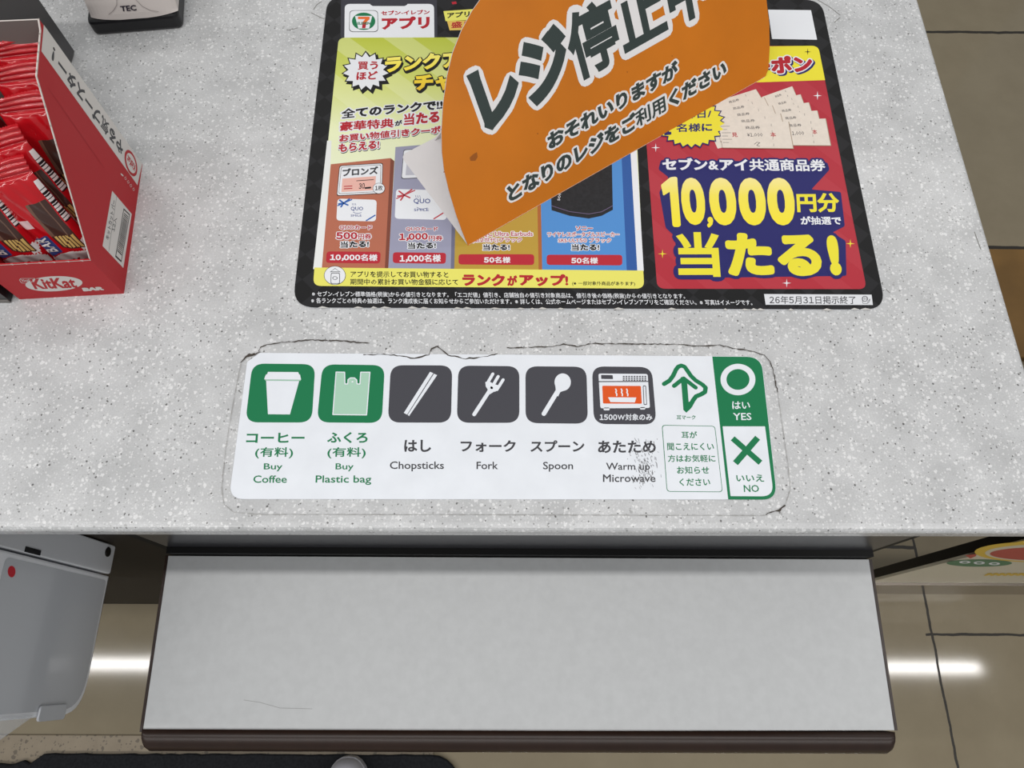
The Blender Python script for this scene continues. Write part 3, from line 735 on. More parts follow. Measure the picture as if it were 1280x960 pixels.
# coupon panel
M_CRIM = ramp_mat('crimson_print', 0, 0, 1, [(0, (172, 40, 54)), (1, (172, 40, 54))], .35, (10, .16, (196, 78, 88), -.75))
P = Part()
P.quadround(CT, [(821.5, 361), (1083.3, 361.5), (1022.5, 57.5), (799, 57.5)], [.006, .006, .006, .006], M_CRIM, 2)
coupon = P.build('coupon_panel', poster)
P = Part()
P.quadround(CT, [(801.5, 108), (1031.3, 100.3), (1022.7, 57.3), (799, 60)], [0, 0, .006, .006], M_YEL, 3)
P.text(CT, 'クーポン', (913, 95.8), (1017, 90), (911, 74), M_DRED, 4, .06, [(.13, M_NAVY, .07, -.07), (.12, M_WHITE)])
def star(P, c, r, m, k):
    P.poly(CT, [(c[0] + r * (1 if i % 2 == 0 else .18) * math.cos(math.pi * i / 4), c[1] + r * (1 if i % 2 == 0 else .18) * math.sin(math.pi * i / 4)) for i in range(8)], m, k)
P.build('coupon_header', coupon)
P = Part(); star(P, (1009.5, 65), 4.2, M_BLACK, 5); P.build('sparkle', coupon)
for c, m in (((1021.7, 119.8), M_WHITE), ((819.6, 184.8), M_WHITE), ((828, 317.5), M_YEL), ((1062.8, 304.7), M_YEL), ((983.3, 354), M_WHITE)):
    P = Part(); star(P, c, 5.6, m, 4); P.build('sparkle', coupon)
P = Part(); M_CREAM = mat('voucher_cream', (222, 212, 200), .4, noise=.06, nscale=300); M_VLINE = mat('voucher_line', (160, 140, 120), .4)
def fan(A, B, n, k0):
    for i in range(n):
        t = i / (n - 1); q = [(a[0] * (1 - t) + b[0] * t, a[1] * (1 - t) + b[1] * t) for a, b in zip(A, B)]
        c = (sum(p[0] for p in q) / 4, sum(p[1] for p in q) / 4)
        P.poly(CT, [(c[0] + (p[0] - c[0]) * 1.012 + .5, c[1] + (p[1] - c[1]) * 1.02 + .5) for p in q], M_VLINE, k0 + i * .9); P.poly(CT, q, M_CREAM, k0 + i * .9 + .45)
        bl, br, tr, tl = [Vector(p) for p in q]
        def L(u, v): return tuple(bl.lerp(br, u).lerp(tl.lerp(tr, u), v))
        P.text(CT, '商品券', L(.37, .73), L(.58, .73), L(.37, .85), M_DTXT, k0 + i * .9 + .7, .01, None, 1)
        for j in range(4): P.stroke(CT, [L(.73 + .005 * j, .08 + j * .25), L(.735 + .005 * j, .17 + j * .25)], .00025, M_DTXT, k0 + i * .9 + .7)
    return L, k0 + n * .9
L, kk_ = fan([(966, 142), (1000, 131), (990, 108), (952, 121.5)], [(962, 181.5), (1038, 182), (1031.5, 148.5), (957, 152)], 5, 3)
P.text(CT, '1,000', L(.4, .38), L(.6, .38), L(.4, .55), M_DTXT, kk_, .01, None, 1); P.text(CT, '本', L(.74, .42), L(.82, .42), L(.74, .60), M_DRED, kk_, .03)
P.poly(CT, [(890, 170), (905, 168), (905, 184), (897, 186)], M_CREAM, 3)
L, kk_ = fan([(893, 153), (962, 140), (944.5, 112), (888, 129.5)], [(903, 185), (991, 186), (985, 152.5), (898, 154)], 5, 8)
P.text(CT, '¥1,000', L(.38, .42), L(.6, .42), L(.38, .58), M_DTXT, kk_, .01, None, 1); P.text(CT, '見', L(.16, .42), L(.24, .42), L(.16, .60), M_DRED, kk_, .03); P.text(CT, '本', L(.71, .42), L(.79, .42), L(.71, .60), M_DRED, kk_, .03)
P.stroke(CT, [L(.46, .14), L(.50, .22), L(.54, .2), L(.49, .1), L(.53, .06)], .0004, M_DTXT, kk_)
for i in range(6): P.stroke(CT, [L(.02, .2 + i * .13), L(.1 + .05 * (i % 2), .2 + i * .13)], .00035, M_DTXT, kk_)
P.build('voucher_print', coupon)
P = Part()
P.poly(CT, burst(864, 155, 44, 32, 24, .86), M_NAVY, 12); P.poly(CT, burst(864, 155, 41.5, 29.8, 24, .86), M_YEL, 13)
P.text(CT, '毎日/', (855, 149), (889, 148), (855, 138.5), M_NAVY, 14, .04); P.text(CT, '1', (830, 170), (839, 169), (830, 156), M_NAVY, 14, .08); P.text(CT, '名様に', (845, 166), (890, 164.8), (845, 155.5), M_NAVY, 14, .04)
P.build('burst_print', coupon)
P = Part()
P.quadround(CT, [(826, 200), (1034, 203), (1037, 212), (1030, 220), (1014, 237), (1051, 240), (1056, 283), (1040, 291), (1057, 301), (1058, 345), (846, 348), (844, 296), (832, 285), (824, 240), (836, 222), (823, 212)], .0018, M_NAVY, 3)
P.text(CT, 'セブン&アイ共通商品券', (828, 213.3), (1032.5, 214.6), (827.5, 197.5), M_WHITE, 5, .045, [(.17, M_NAVY)])
yq0, yq1 = gp(900, 284, 0).y - po.y, gp(900, 222, 0).y - po.y
M_DIG = ramp_mat('yellow_digit_print', 1, yq0, yq1, [(0, (240, 222, 40)), (.6, (238, 222, 80)), (1, (240, 226, 150))], .35)
def digit(P, t, bl, br, tl, m, k, b): P.text(CT, t, bl, br, tl, m, k, b, [(.13, M_NAVY)], 4)
P.quadround(CT, [(826, 231.5), (838, 221.5), (846.5, 221), (847, 232), (851, 282), (848.5, 284), (842.5, 284), (840.5, 282), (837, 240), (829, 245)], [.0012, .002, .002, .0003, .001, .0008, .0008, .001, .0003, .0012], M_DIG, 5)
for i, (a, b) in enumerate((((854, 281.5), (884, 281.5)), ((889, 282), (923, 282)), ((925.5, 282), (960, 282)), ((961.5, 282), (996, 282)))):
    digit(P, '0', a, b, (a[0] - 5, 222.5), M_DIG, 5, .08)
P.text(CT, ',', (884, 285), (892, 284), (883, 272), M_DIG, 7, .06)
P.text(CT, '円分', (996.5, 266), (1050, 266), (995, 241.5), M_YEL, 5, .068, [(.12, M_NAVY)]); P.text(CT, 'が抽選で', (1001, 281.2), (1052, 281.2), (1000, 270.5), M_WHITE, 5, .04, [(.16, M_NAVY)])
P.text(CT, '当たる', (847.5, 346.5), (1029.5, 346), (844.5, 290.5), M_YEL, 5, .06, [(.13, M_NAVY)], 4); P.text(CT, '!', (1038.5, 345), (1053, 344), (1031.5, 295), M_YEL, 5, .08, [(.16, M_NAVY)], 4)
P.build('offer_print', coupon)

# ------------------------------------------------------------------ pictogram sticker
stk = thing('ordering_sticker', 'white pictogram sticker with green and charcoal icons along the counter front', 'sticker', gp(630, 624, 0))
ST = Surf((0, 0, .0006), (1, 0, 0), (0, 0, 1))
P = Part()
q = [S0.uv(p) for p in ((286.5, 624), (971.5, 624.6), (951.5, 446), (325, 441.5), (309.2, 453))]
surf_prism(P, S0, rounded(q, [.0095, .0100, .0105, .001, .001], 8), .0002, .0006, M_PAPER); P.build('sticker_sheet', stk)
def tile(nm, q, m):
    P = Part(); P.quadround(ST, q, .0085, m, 1, 8); return P
def Z1(x, y): return (280 + x / 4.3636, 420 + y / 4.3636)
def Z2(x, y): return (480 + x / 4.3654, 420 + y / 4.3654)
def Z3(x, y): return (720 + x / 4.0, 420 + y / 4.0)
P = tile('c', [(306.7, 528), (389.7, 528.2), (394.2, 455.3), (315.5, 454.4)], M_GREEN)
P.poly(ST, [Z1(*p) for p in ((240, 196), (405, 197), (409, 208), (415, 211), (421, 239), (219, 237), (228, 212), (236, 208))], M_PAPER, 2)
P.poly(ST, [Z1(*p) for p in ((230, 244), (410, 246), (360, 428), (240, 427))], M_PAPER, 2)
P.poly(ST, [Z1(*p) for p in ((224, 238), (418, 240), (417, 245), (225, 243))], M_LGREEN, 2)
P.build('coffee_icon', stk)
P = tile('b', [(396, 528), (477.2, 528.8), (481, 456.5), (403.2, 455.4)], M_GREEN)
bag = [Z1(*p) for p in ((612, 197), (658, 198), (660, 262), (675, 262), (677, 238), (690, 229), (712, 229), (724, 240), (726, 262), (742, 262), (746, 198), (796, 198), (778, 431), (594, 429))]
P.poly(ST, bag, M_LGREEN, 2); P.stroke(ST, bag, .0007, M_PAPER, 3, True); P.ellipse(ST, Z1(701, 250), 1.2, 1, M_PAPER, 3)
P.build('bag_icon', stk)
P = tile('ch', [(484.7, 528.2), (563.7, 528.4), (565.4, 456.8), (488.5, 456.5)], M_GREY)
P.poly(ST, [Z2(*p) for p in ((251, 196), (269, 203), (126, 429), (108, 420))], M_PAPER, 2); P.poly(ST, [Z2(*p) for p in ((273, 206), (290, 214), (137, 437), (129, 431))], M_PAPER, 2)
P.build('chopsticks_icon', stk)
P = tile('f', [(571, 528.5), (649.2, 528.6), (649.2, 457.8), (573, 457)], M_GREY)
w = .0026
P.stroke(ST, [Z2(492, 428), Z2(585, 285)], w, M_PAPER, 2)
for a, b in (((594, 207), (562, 262)), ((623, 221), (588, 282)), ((650, 239), (616, 293))): P.stroke(ST, [Z2(*a), Z2(*b)], .0021, M_PAPER, 2)
P.poly(ST, [Z2(*p) for p in ((553, 252), (555, 275), (566, 292), (585, 304), (607, 304), (626, 288), (632, 272), (600, 262), (570, 246))], M_PAPER, 2.2)
P.poly(ST, [Z2(*p) for p in ((566, 292), (585, 304), (600, 304), (578, 318), (562, 308))], M_PAPER, 2.1)
P.build('fork_icon', stk)
P = tile('s', [(657, 528.9), (735, 529.7), (732.9, 458.5), (656.8, 457.8)], M_GREY)
P.stroke(ST, [Z2(872, 425), Z2(948, 300)], .0030, M_PAPER, 2); P.ellipse(ST, Z2(975, 252), 10.2, 11, M_PAPER, 2)
P.poly(ST, [Z2(*p) for p in ((934, 265), (938, 300), (925, 318), (950, 330), (962, 306), (985, 298))], M_PAPER, 2.1)
P.build('spoon_icon', stk)
P = tile('m', [(742.3, 530), (820.7, 530.6), (814.6, 458.8), (740, 458)], M_GREY)
def rq(pts, r, m, k): P.quadround(ST, [Z3(*p) for p in pts], r, m, k, 4)
rq([(122, 362), (370, 360), (358, 190), (112, 188)], .0015, M_PAPER, 2); rq([(138, 372), (168, 372), (168, 358), (138, 358)], .0008, M_PAPER, 2); rq([(320, 368), (346, 368), (346, 356), (320, 356)], .0008, M_PAPER, 2)
rq([(114, 231), (361, 230), (361, 225), (114, 226)], 0, M_GREY, 3); rq([(126, 215), (185, 216), (183, 196), (125, 195)], .0004, M_GREY, 3)
for i in range(9):
    for j in range(3):
        x = 234 + i * 13.5; y = 200 + j * 9; rq([(x, y + 6), (x + 9, y + 6), (x + 9, y), (x, y)], 0, M_GREY, 3)
rq([(135, 338), (329, 339), (324, 250), (131, 249)], .0008, M_OVEN, 3)
P.poly(ST, [Z3(*p) for p in ((160, 307), (301, 308), (294, 333), (172, 331))], M_PAPER, 4)
for x in (198, 226, 253): P.stroke(ST, [Z3(x, 266), Z3(x + 4, 274), Z3(x + 1, 283), Z3(x + 6, 291), Z3(x + 5, 299)], .0009, M_PAPER, 4)
rq([(338, 345), (355, 345), (350, 248), (334, 248)], .0008, M_GREY, 3); rq([(341.5, 341), (351.5, 341), (346.5, 252), (337.5, 252)], .0004, M_PAPER, 4)
P.text(ST, '1500W対象のみ', (749.5, 525.6), (815.5, 525.6), (749.5, 517.3), M_PAPER, 2, .03)
P.build('microwave_icon', stk)
P = Part()
g, d = M_GREEN, M_DTXT
for t, bl, br, tl, m, b in (
    ('コーヒー', (307.5, 553.5), (380.4, 553.5), (308.5, 541), g, .03), ('(有料)', (318.5, 573), (366, 573), (319.5, 559), g, .03), ('Buy', (329.6, 589.2), (353, 589.2), (330, 579.2), g, .02), ('Coffee', (316.5, 603.6), (358.4, 603.6), (317, 594.3), g, .02),
    ('ふくろ', (408.7, 554), (459.5, 554), (409.3, 540), g, .03), ('(有料)', (409, 573), (457, 573), (409.6, 559), g, .03), ('Buy', (419.3, 589.2), (442, 589.2), (419.6, 579.2), g, .02), ('Plastic bag', (394.3, 606.2), (464, 606.2), (394.8, 594.3), g, .02),
    ('はし', (505.2, 565), (539, 565), (505.3, 549.8), d, .03), ('Chopsticks', (487.3, 589.2), (555, 589.2), (487.4, 576.8), d, .02), ('フォーク', (575.7, 565), (645, 565), (575.8, 550.3), d, .03), ('Fork', (595.7, 586.6), (622.7, 586.6), (595.7, 577.2), d, .02),
    ('スプーン', (662.8, 565), (730.8, 565), (662.8, 550.3), d, .03), ('Spoon', (678.8, 589.6), (716.4, 589.6), (678.8, 577.3), d, .02), ('あたため', (747.5, 566.4), (820, 566.4), (747.5, 550.8), d, .03), ('Warm up', (757.5, 590.2), (812.5, 590.2), (757.5, 578.5), d, .02), ('Microwave', (753.7, 602.6), (819.5, 602.6), (753.7, 593), d, .02)):
    P.text(ST, t, bl, br, tl, m, 1, b, None, 3)
P.build('lettering', stk)
P = Part(); S_ = Z3
w = .0030
P.stroke(ST, [S_(440, 240), S_(468, 223), S_(486, 198), S_(500, 168), S_(512, 153), S_(527, 148), S_(543, 154), S_(556, 172), S_(575, 200), S_(598, 222), S_(632, 243), S_(648, 258), S_(645, 280), S_(625, 292), S_(600, 302), S_(585, 322), S_(570, 350), S_(555, 366)], w, M_GREEN, 1)
P.poly(ST, [S_(*p) for p in ((524, 205), (554, 212), (563, 330), (585, 322), (568, 366), (552, 384), (537, 370))], M_GREEN, 1.3)
P.stroke(ST, [S_(490, 250), S_(538, 212), S_(598, 258)], .0029, M_GREEN, 1.5)
P.text(ST, '耳マーク', (845.7, 524.6), (869.5, 524.6), (845.7, 519), M_GREEN, 1, .02, None, 1)
P.quadround(ST, [(833.5, 614.7), (903.4, 615.2), (893.8, 532.4), (827.2, 531.2)], .0024, M_GREEN, 1, 5); P.quadround(ST, [(834.2, 614), (902.6, 614.5), (893.1, 533.1), (828.1, 532)], .0022, M_PAPER, 2, 5)
for t, bl, br, tl in (('耳が', (852, 548), (871.7, 548), (851.5, 539.2)), ('聞こえにくい', (834.2, 563), (892.7, 563), (833.7, 553.5)), ('方はお気軽に', (835, 577.7), (894.5, 577.7), (834.5, 568.5)), ('お知らせ', (846.3, 592.5), (886.7, 592.5), (845.8, 583)), ('ください', (849.3, 607.5), (888, 607.5), (848.8, 598))):
    P.text(ST, t, bl, br, tl, M_GREEN, 3, .02, None, 2)
P.build('ear_mark_notice', stk)
P = Part()
P.quadround(ST, [(910.2, 624.4), (971.4, 624.6), (951.4, 446.1), (890.3, 445.7)], [0, .0098, .0103, 0], M_GREEN, 1, 8)
P.quadround(ST, [(913.2, 620.2), (967.2, 620.5), (956.2, 533), (903.2, 533)], [.0004, .0080, .0004, .0004], M_PAPER, 2, 8)
P.ellipse(ST, (922.4, 474.3), 21.8, 19.8, M_PAPER, 2, 48, .66)
P.text(ST, 'はい', (915.3, 511.4), (937.7, 511.4), (915, 501.8), M_PAPER, 2, .02); P.text(ST, 'YES', (916.5, 525.2), (939.5, 525.2), (916, 516.2), M_PAPER, 2, .02)
for k_, (a, b) in enumerate((((783, 512), (922, 634)), ((908, 509), (797, 636)))):
    pa, pb = ST.uv(Z3(*a)), ST.uv(Z3(*b)); dd = (pb - pa).normalized(); nn_ = Vector((-dd.y, dd.x)) * .0020
    P.polyuv(ST, [pa + nn_, pa - nn_, pb - nn_, pb + nn_], M_GREEN, 3 + k_ * .4)
P.text(ST, 'いいえ', (920.5, 602.3), (955.2, 602.3), (920, 593.2), M_GREEN, 3, .02); P.text(ST, 'NO', (930, 615.2), (949, 615.2), (929.3, 606.2), M_GREEN, 3, .02)
P.build('answer_panel', stk)
# dirt along the edge of the clear film round the sticker
M_GRIME = mat('grime', (66, 60, 54), .8); M_FAINT = mat('faint_dirt', (150, 149, 146), .6)
P = Part()
def grime(pts, wmax, m, k=1, jit=.6):
    out = []
    for (a, b) in zip(pts[:-1], pts[1:]):
        n = max(2, int(math.hypot(b[0] - a[0], b[1] - a[1]) / 4))
        for i in range(n): t = i / n; out.append((a[0] + (b[0] - a[0]) * t + rnd.uniform(-jit, jit), a[1] + (b[1] - a[1]) * t + rnd.uniform(-jit, jit)))
    out.append(pts[-1])
    P.stroke(ST, out, 0, m, k, False, [wmax * 1.3 * rnd.uniform(.15, 1) for _ in out])
grime([(301, 453), (308, 446), (318, 443), (325, 440)], .0012, M_GRIME, 3); grime([(306, 446), (312, 443), (318, 442)], .0010, M_GRIME, 3)
grime([(324, 439), (326, 434), (334, 431), (352, 428), (390, 425), (430, 426.5), (462, 429)], .0008, M_GRIME, 3)
grime([(455, 443.5), (480, 443), (500, 445), (518, 448), (536, 443.5), (540, 436), (546, 433.5), (552, 437), (560, 444), (582, 448.5), (605, 446), (622, 442)], .0009, M_GRIME, 3)
grime([(634, 435), (660, 434.5), (690, 433), (705, 430.5), (722, 433.5), (740, 429.5), (790, 430), (850, 430.5), (868, 432.5), (900, 431.5), (920, 436), (938, 438.5), (955, 444), (963, 452), (966, 462), (972, 490)], .0008, M_GRIME, 3)
grime([(957, 644), (964, 640), (974, 638), (981, 632)], .0012, M_GRIME, 1)
grime([(301, 455), (292, 500), (282, 560), (277, 610), (280, 630), (292, 640), (320, 643)], .0004, M_FAINT, 1, .3); grime([(320, 643), (600, 643.5), (940, 644.5), (957, 644)], .0004, M_FAINT, 1, .2); grime([(981, 632), (988, 612), (985, 580), (972, 490)], .0004, M_FAINT, 1, .2)
for i in range(150):                                    # rubbed scuff over the microwave wording
    x = rnd.gauss(806, 9); y = rnd.gauss(580, 17)
    if 745 < x < 826 and 540 < y < 612:
        P.stroke(ST, [(x, y), (x + rnd.uniform(0, 1.5), y + rnd.uniform(.5, 4))], rnd.uniform(.00015, .0004), mat('scuff', (120, 120, 122), .6), 3)
P.build('edge_grime', stk)['label'] = 'dark grime along the film edge'
# faint marks on the countertop itself
P = Part()
for a in ([(389, 16), (397, 20), (405, 24)], [(372, 35), (360, 38)], [(392, 12), (396, 6), (402, 2)], [(1022, 0), (1036, 8), (1050, 19)], [(1043, 28), (1050, 22)], [(1108, 362), (1112, 366)], [(1218, 290), (1226, 312)]):
    P = Part(); P.stroke(S0, a, .0006, mat('counter_mark', (120, 118, 114), .6), 2); P.build('surface_mark', counter)

# ------------------------------------------------------------------ folded orange sign
A0 = gp(585, 307, .0014); A1 = gp(957, 96, .0014)
uax = (A1 - A0); WID = uax.length; uax.normalize(); back = Vector((-uax.y, uax.x, 0))
if back.y < 0: back = -back
best = None
for i in range(0, 60):                                  # lean that makes the letter stems upright on the card
    a = math.radians(i); vv = Vector((0, 0, 1)) * math.cos(a) + back * math.sin(a); nn_ = uax.cross(vv)
    p, q = hit((718.5, 48), A0, nn_), hit((733.5, 101), A0, nn_)
    e = abs((p - q).dot(uax)) / (p - q).length
    if best is None or e < best[0]: best = (e, a)
LEAN = best[1]
vv = Vector((0, 0, 1)) * math.cos(LEAN) + back * math.sin(LEAN)
SG = Surf(A0, uax, uax.cross(vv))
left = [SG.uv(p) for p in ((585, 308), (578, 290), (570, 268), (561, 238), (555, 212), (552.5, 190), (552, 165), (554, 130), (559, 95), (566, 66), (577, 38), (590, 14), (600, 0))]
right = [SG.uv(p) for p in ((951, 100), (957, 95), (960.5, 86), (962, 60), (961.5, 30), (958, 0))]

sign = thing('closed_register_sign', 'folded orange half-round closed register sign standing on the advertising mat', 'sign', (A0 + A1) / 2)
arch_ = [(.095, .153), (.120, .160), (.148, .163), (.180, .161), (.215, .150), (.245, .134), (.270, .112), (.288, .086)]
fr = [(p[0], max(p[1], .0)) for p in left] + arch_ + [tuple(p) for p in right[::-1]]
fr[0] = (.0, 0.0); fr[-1] = (right[0][0], 0.0)
M_SIGNW = mat('sign_white_back', (222, 218, 218), .4, noise=.04, nscale=30)
P = Part(); surf_prism(P, SG, fr, -.0012, -.0002, M_SIGNW); P.build('card_back', sign)
P = Part(); surf_prism(P, SG, fr, -.0002, .0001, M_ORANGE)
front_ = P.build('orange_front', sign)
DEP = (gp(500, 195, .0016) - A0).dot(back)
BSF = Surf(A0 - Vector((0, 0, .0008)), uax, (0, 0, 1))
P = Part(); surf_prism(P, BSF, rounded([(0, 0), (WID, 0), (WID, DEP), (0, DEP)], [.001, .002, .006, .006], 6), .0003, .0011, M_SIGNW, 0)
P.build('base_panel', sign)['label'] = 'white base panel lying flat'
rear = [(.03, 0), (WID - .03, 0), (WID - .06, .04), (WID - .10, .075), (WID / 2 + .03, .098), (WID / 2 - .03, .098), (.10, .075), (.06, .04)]
tl_ = math.atan2(DEP - .098 * math.tan(LEAN) - .004, .098)
RS = Surf(A0 + back * (DEP - .002) + Vector((0, 0, .0006)), uax, uax.cross(Vector((0, 0, 1)) * math.cos(tl_) - back * math.sin(tl_)))
P = Part(); surf_prism(P, RS, rear, -.0006, .0006, M_SIGNW); P.build('rear_prop', sign)
hw2 = lambda b: [(b, mat('sign_white_text', (226, 224, 224), .4))]
P = Part()
P.text(SG, 'レジ停止中', (609, 169), (889, 11), (580, 88), M_SIGNTXT, 3, .055, hw2(.13), 4)
P.build('headline_text', front_)
P = Part()
P.text(SG, 'おそれいりますが', (686.6, 188.5), (848.5, 95), (682.5, 167.5), M_SIGNTXT, 3, .052, hw2(.17), 3)
P.text(SG, 'となりのレジをご利用ください', (637.5, 254.5), (908.5, 94.5), (632, 233), M_SIGNTXT, 3, .052, hw2(.17), 3)
P.build('request_text', front_)
P = Part(); mk = mat('sign_smudge', (150, 84, 26), .5)
P.poly(SG, [(587, 197), (591, 193), (596, 190), (597, 196), (594, 201), (588, 201)], mk, 3); P.build('smudge', front_)
for p in ((672, 167, .9), (555, 215, .8), (784, 90, .8), (840, 70, .7)):
    P = Part(); P.ellipse(SG, p[:2], p[2], p[2], mk, 3, 8); P.build('smudge', front_)

# ------------------------------------------------------------------ snack box with chocolate bars
A = gp(155, 367); B = gp(178, 205); ZL, ZB = .046, .135
ey_ = (B - A).normalized(); ex_ = Vector((ey_.y, -ey_.x, 0)); WB = .073; DB = (B - A).length
M_KRED = mat('box_red', (178, 28, 36), .45, .25); M_KIN = mat('box_inside_grey', (120, 112, 108), .6); M_TORN = mat('torn_card_edge', (206, 198, 192), .8)
M_KWH = mat('box_white_print', (214, 210, 206), .4)
box = thing('snack_box', 'red cardboard display box of chocolate bars on the countertop at upper left', 'box', A - ex_ * WB / 2 + ey_ * DB / 2)
RF = Surf(A, ey_, ex_)            # right face, u = depth, v = up
if RF.v.z < 0: RF.v = -RF.v
FF = Surf(A, ex_, -ey_); 
if FF.v.z < 0: FF.v = -FF.v
TH = .0009
def side_front():
    f = RF.uv((51, 105)); return f
f1 = RF.uv((46, 95)); f2 = RF.uv((51, 38))
prof_ = [(TH, 0), (DB, 0), (DB, ZB), (f2[0], f2[1] if f2[1] < ZB + .004 else ZB), (f1[0], f1[1]), (TH, ZL)]
P = Part(); surf_prism(P, RF, prof_, -TH, 0, M_KRED, 0, M_TORN); side_r = P.build('side_panel', box)
LF = Surf(A - ex_ * WB, ey_, ex_); LF.v = RF.v
P = Part(); surf_prism(P, LF, prof_, 0, TH, M_KRED, 0, M_TORN); P.build('side_panel', box)
P = Part(); surf_prism(P, FF, [(-WB, 0), (0, 0), (0, ZL), (-WB, ZL)], -TH, 0, M_KRED); front_p = P.build('front_panel', box)
BF = Surf(A + ey_ * DB, ex_, -ey_); BF.v = Vector((0, 0, 1))
P = Part(); surf_prism(P, BF, [(-WB + TH, 0), (-TH, 0), (-TH, ZB), (-WB + TH, ZB)], 0, TH, M_KIN, 0, M_TORN); P.build('back_panel', box)
def FLR(d): return .002 + .30 * d                  # the tray inside slopes up to the back
IF = Surf(A - ex_ * TH, ey_, ex_); IF.v = RF.v
P = Part(); surf_prism(P, IF, [(TH, .0004), (DB - TH, .0004), (DB - TH, FLR(DB)), (TH, FLR(TH))], -(WB - 2 * TH), 0, M_KIN); P.build('sloping_tray', box)
# perforation nibs along the torn edges
P = Part()
def nibs(S, a, b, n):
    a, b = Vector(a), Vector(b); d = (b - a).normalized(); nn2 = Vector((-d.y, d.x))
    for i in range(n):
        c = a.lerp(b, (i + .5) / n); w = .0009
        P.polyuv(S, [c - d * w - nn2 * .0004, c + d * w - nn2 * .0004, c + d * w * .5 + nn2 * .0013, c - d * w * .5 + nn2 * .0013], M_TORN, 2)
nibs(RF, (0, ZL), (f1[0], f1[1]), 10); nibs(RF, (f1[0], f1[1]), prof_[3], 5); nibs(FF, (-TH, ZL), (-WB, ZL), 8)
P.strokeuv(RF, [(0, ZL), (f1[0], f1[1]), prof_[3], (DB, ZB)], .0008, M_TORN, 2); P.strokeuv(FF, [(-WB, ZL - .0004), (0, ZL - .0004)], .0007, M_TORN, 2)
P.build('perforated_edge', box)['label'] = 'torn white perforated edge'
P = Part()
P.poly(RF, [(51.5, 64), (54.6, 31), (177.6, 204.5), (171.6, 231.5), (165, 222)], M_KWH, 2)
P.text(RF, 'やる気ブースター', (154.8, 180), (74.4, 68.7), (152.4, 197), M_DTXT, 3, .04); P.text(RF, '!', (69.0, 61.5), (66.2, 57.5), (66.6, 78), M_DTXT, 3, .04)
c0 = RF.uv((163.5, 204)); axu = (RF.uv((170.2, 213.3)) - c0); axv = (RF.uv((161.9, 215)) - c0)
def ov(k): return [c0 + axu * k * math.cos(t) + axv * k * math.sin(t) for t in [6.2832 * i / 30 for i in range(30)]]
P.polyuv(RF, ov(1.15), M_KRED, 4); P.polyuv(RF, ov(.88), M_KWH, 5)
P.text(RF, 'KitKat', (168.9, 206.5), (159.3, 193.3), (167.7, 214.5), M_KRED, 6, .05)
P.stroke(RF, [(151, 217.5), (153.5, 219.5)], .0012, M_KWH, 3)
for i in range(4):
    x, y = 156.5 + i * 3.4, 222.5 + i * 4.6
    P.stroke(RF, [(x - 1.2, y - .4), (x + .6, y - 1.4), (x + 1.4, y + 1.2), (x - .4, y + 2)], .0003, M_KWH, 3, True)
P.stroke(RF, [(60, 110), (130, 210)], .0003, mat('box_fold', (150, 28, 36), .5), 2)
P.build('strip_print', side_r)
P = Part()
P.poly(RF, [(140, 238.5), (164.5, 267.5), (154, 335), (128, 307.5)], M_KWH, 2)
P.poly(RF, [(154.3, 260.2), (162.2, 268), (151.4, 328), (143.8, 321)], M_BLACK, 3); P.poly(RF, [(154.6, 262.5), (161.2, 269), (151, 325.5), (144.9, 319.5)], M_KWH, 4)
for i in range(22):
    t = .05 + .9 * i / 21; w = .35 + .4 * rnd.random()
    a, b = Vector((155.4, 264)).lerp(Vector((146.2, 316)), t), Vector((160.2, 268.6)).lerp(Vector((151, 321)), t)
    P.stroke(RF, [tuple(a), tuple(b)], .0016 * w, M_BLACK, 5)
P.stroke(RF, [(145.6, 245.2), (135.6, 314.6)], .0003, M_DTXT, 3)
P.text(RF, 'キットカット バー', (136.2, 300.5), (144.7, 252), (131.5, 298), M_DTXT, 3, .02); P.text(RF, '12入', (143, 290), (146.3, 273), (139.2, 288), M_DTXT, 3, .02)
P.build('barcode_label', side_r)
P = Part()
cE = FF.uv((67.5, 354.7)); eu = FF.uv((103, 354)) - cE; ev = FF.uv((70, 345)) - cE
def ov2(k, kv=1): return [cE + eu * k * math.cos(t) + ev * k * kv * math.sin(t) for t in [6.2832 * i / 36 for i in range(36)]]
P.polyuv(FF, ov2(1.0), M_KWH, 2)
P.text(FF, 'KitKat', (44, 361.5), (97.5, 359.5), (36, 348.5), M_KRED, 3, .055)
P.stroke(FF, [(24.5, 350), (27, 353.5), (36, 354), (42, 351), (43, 347.6), (26, 347.8)], .0004, M_KWH, 3, True)
P.text(FF, 'Nestlé', (28.5, 352.3), (40.5, 351.3), (26.5, 349), M_KWH, 3, .02, None, 1)
P.text(FF, 'BAR', (104.5, 364), (130.5, 362.3), (102, 359.6), M_KWH, 3, .09)
P.build('logo_print', front_p)

# one chocolate bar in its wrapper; the repeats are copies
M_WRAP = mat('wrapper_red', (184, 18, 28), .16, .5, coat=.5); M_WDARK = mat('wrapper_dark_red', (140, 12, 20), .2, .5, coat=.4)
M_CHOC = mat('chocolate_print', (70, 48, 42), .22, .5, coat=.3); M_CHOC2 = mat('chocolate_light_print', (112, 84, 70), .22, .5); M_WAF = mat('wafer_print', (206, 174, 104), .3)
M_BLU = mat('blue_label_print', (52, 66, 120), .25); M_PNK = mat('pale_pink_print', (224, 190, 192), .25); M_WWH = mat('wrapper_white', (216, 212, 210), .22); M_BAR = mat('barcode_black', (30, 28, 30), .3)
PW, PH, PT = .0330, .092, .015; FIN = .010
def bulge(x, s):                    # x in -1..1, s in 0..1: half thickness
    return PT / 2 * (max(0, math.sin(math.pi * min(1, max(0, s)))) ** .38) * (max(0, 1 - abs(x) ** 3.2) ** .6)
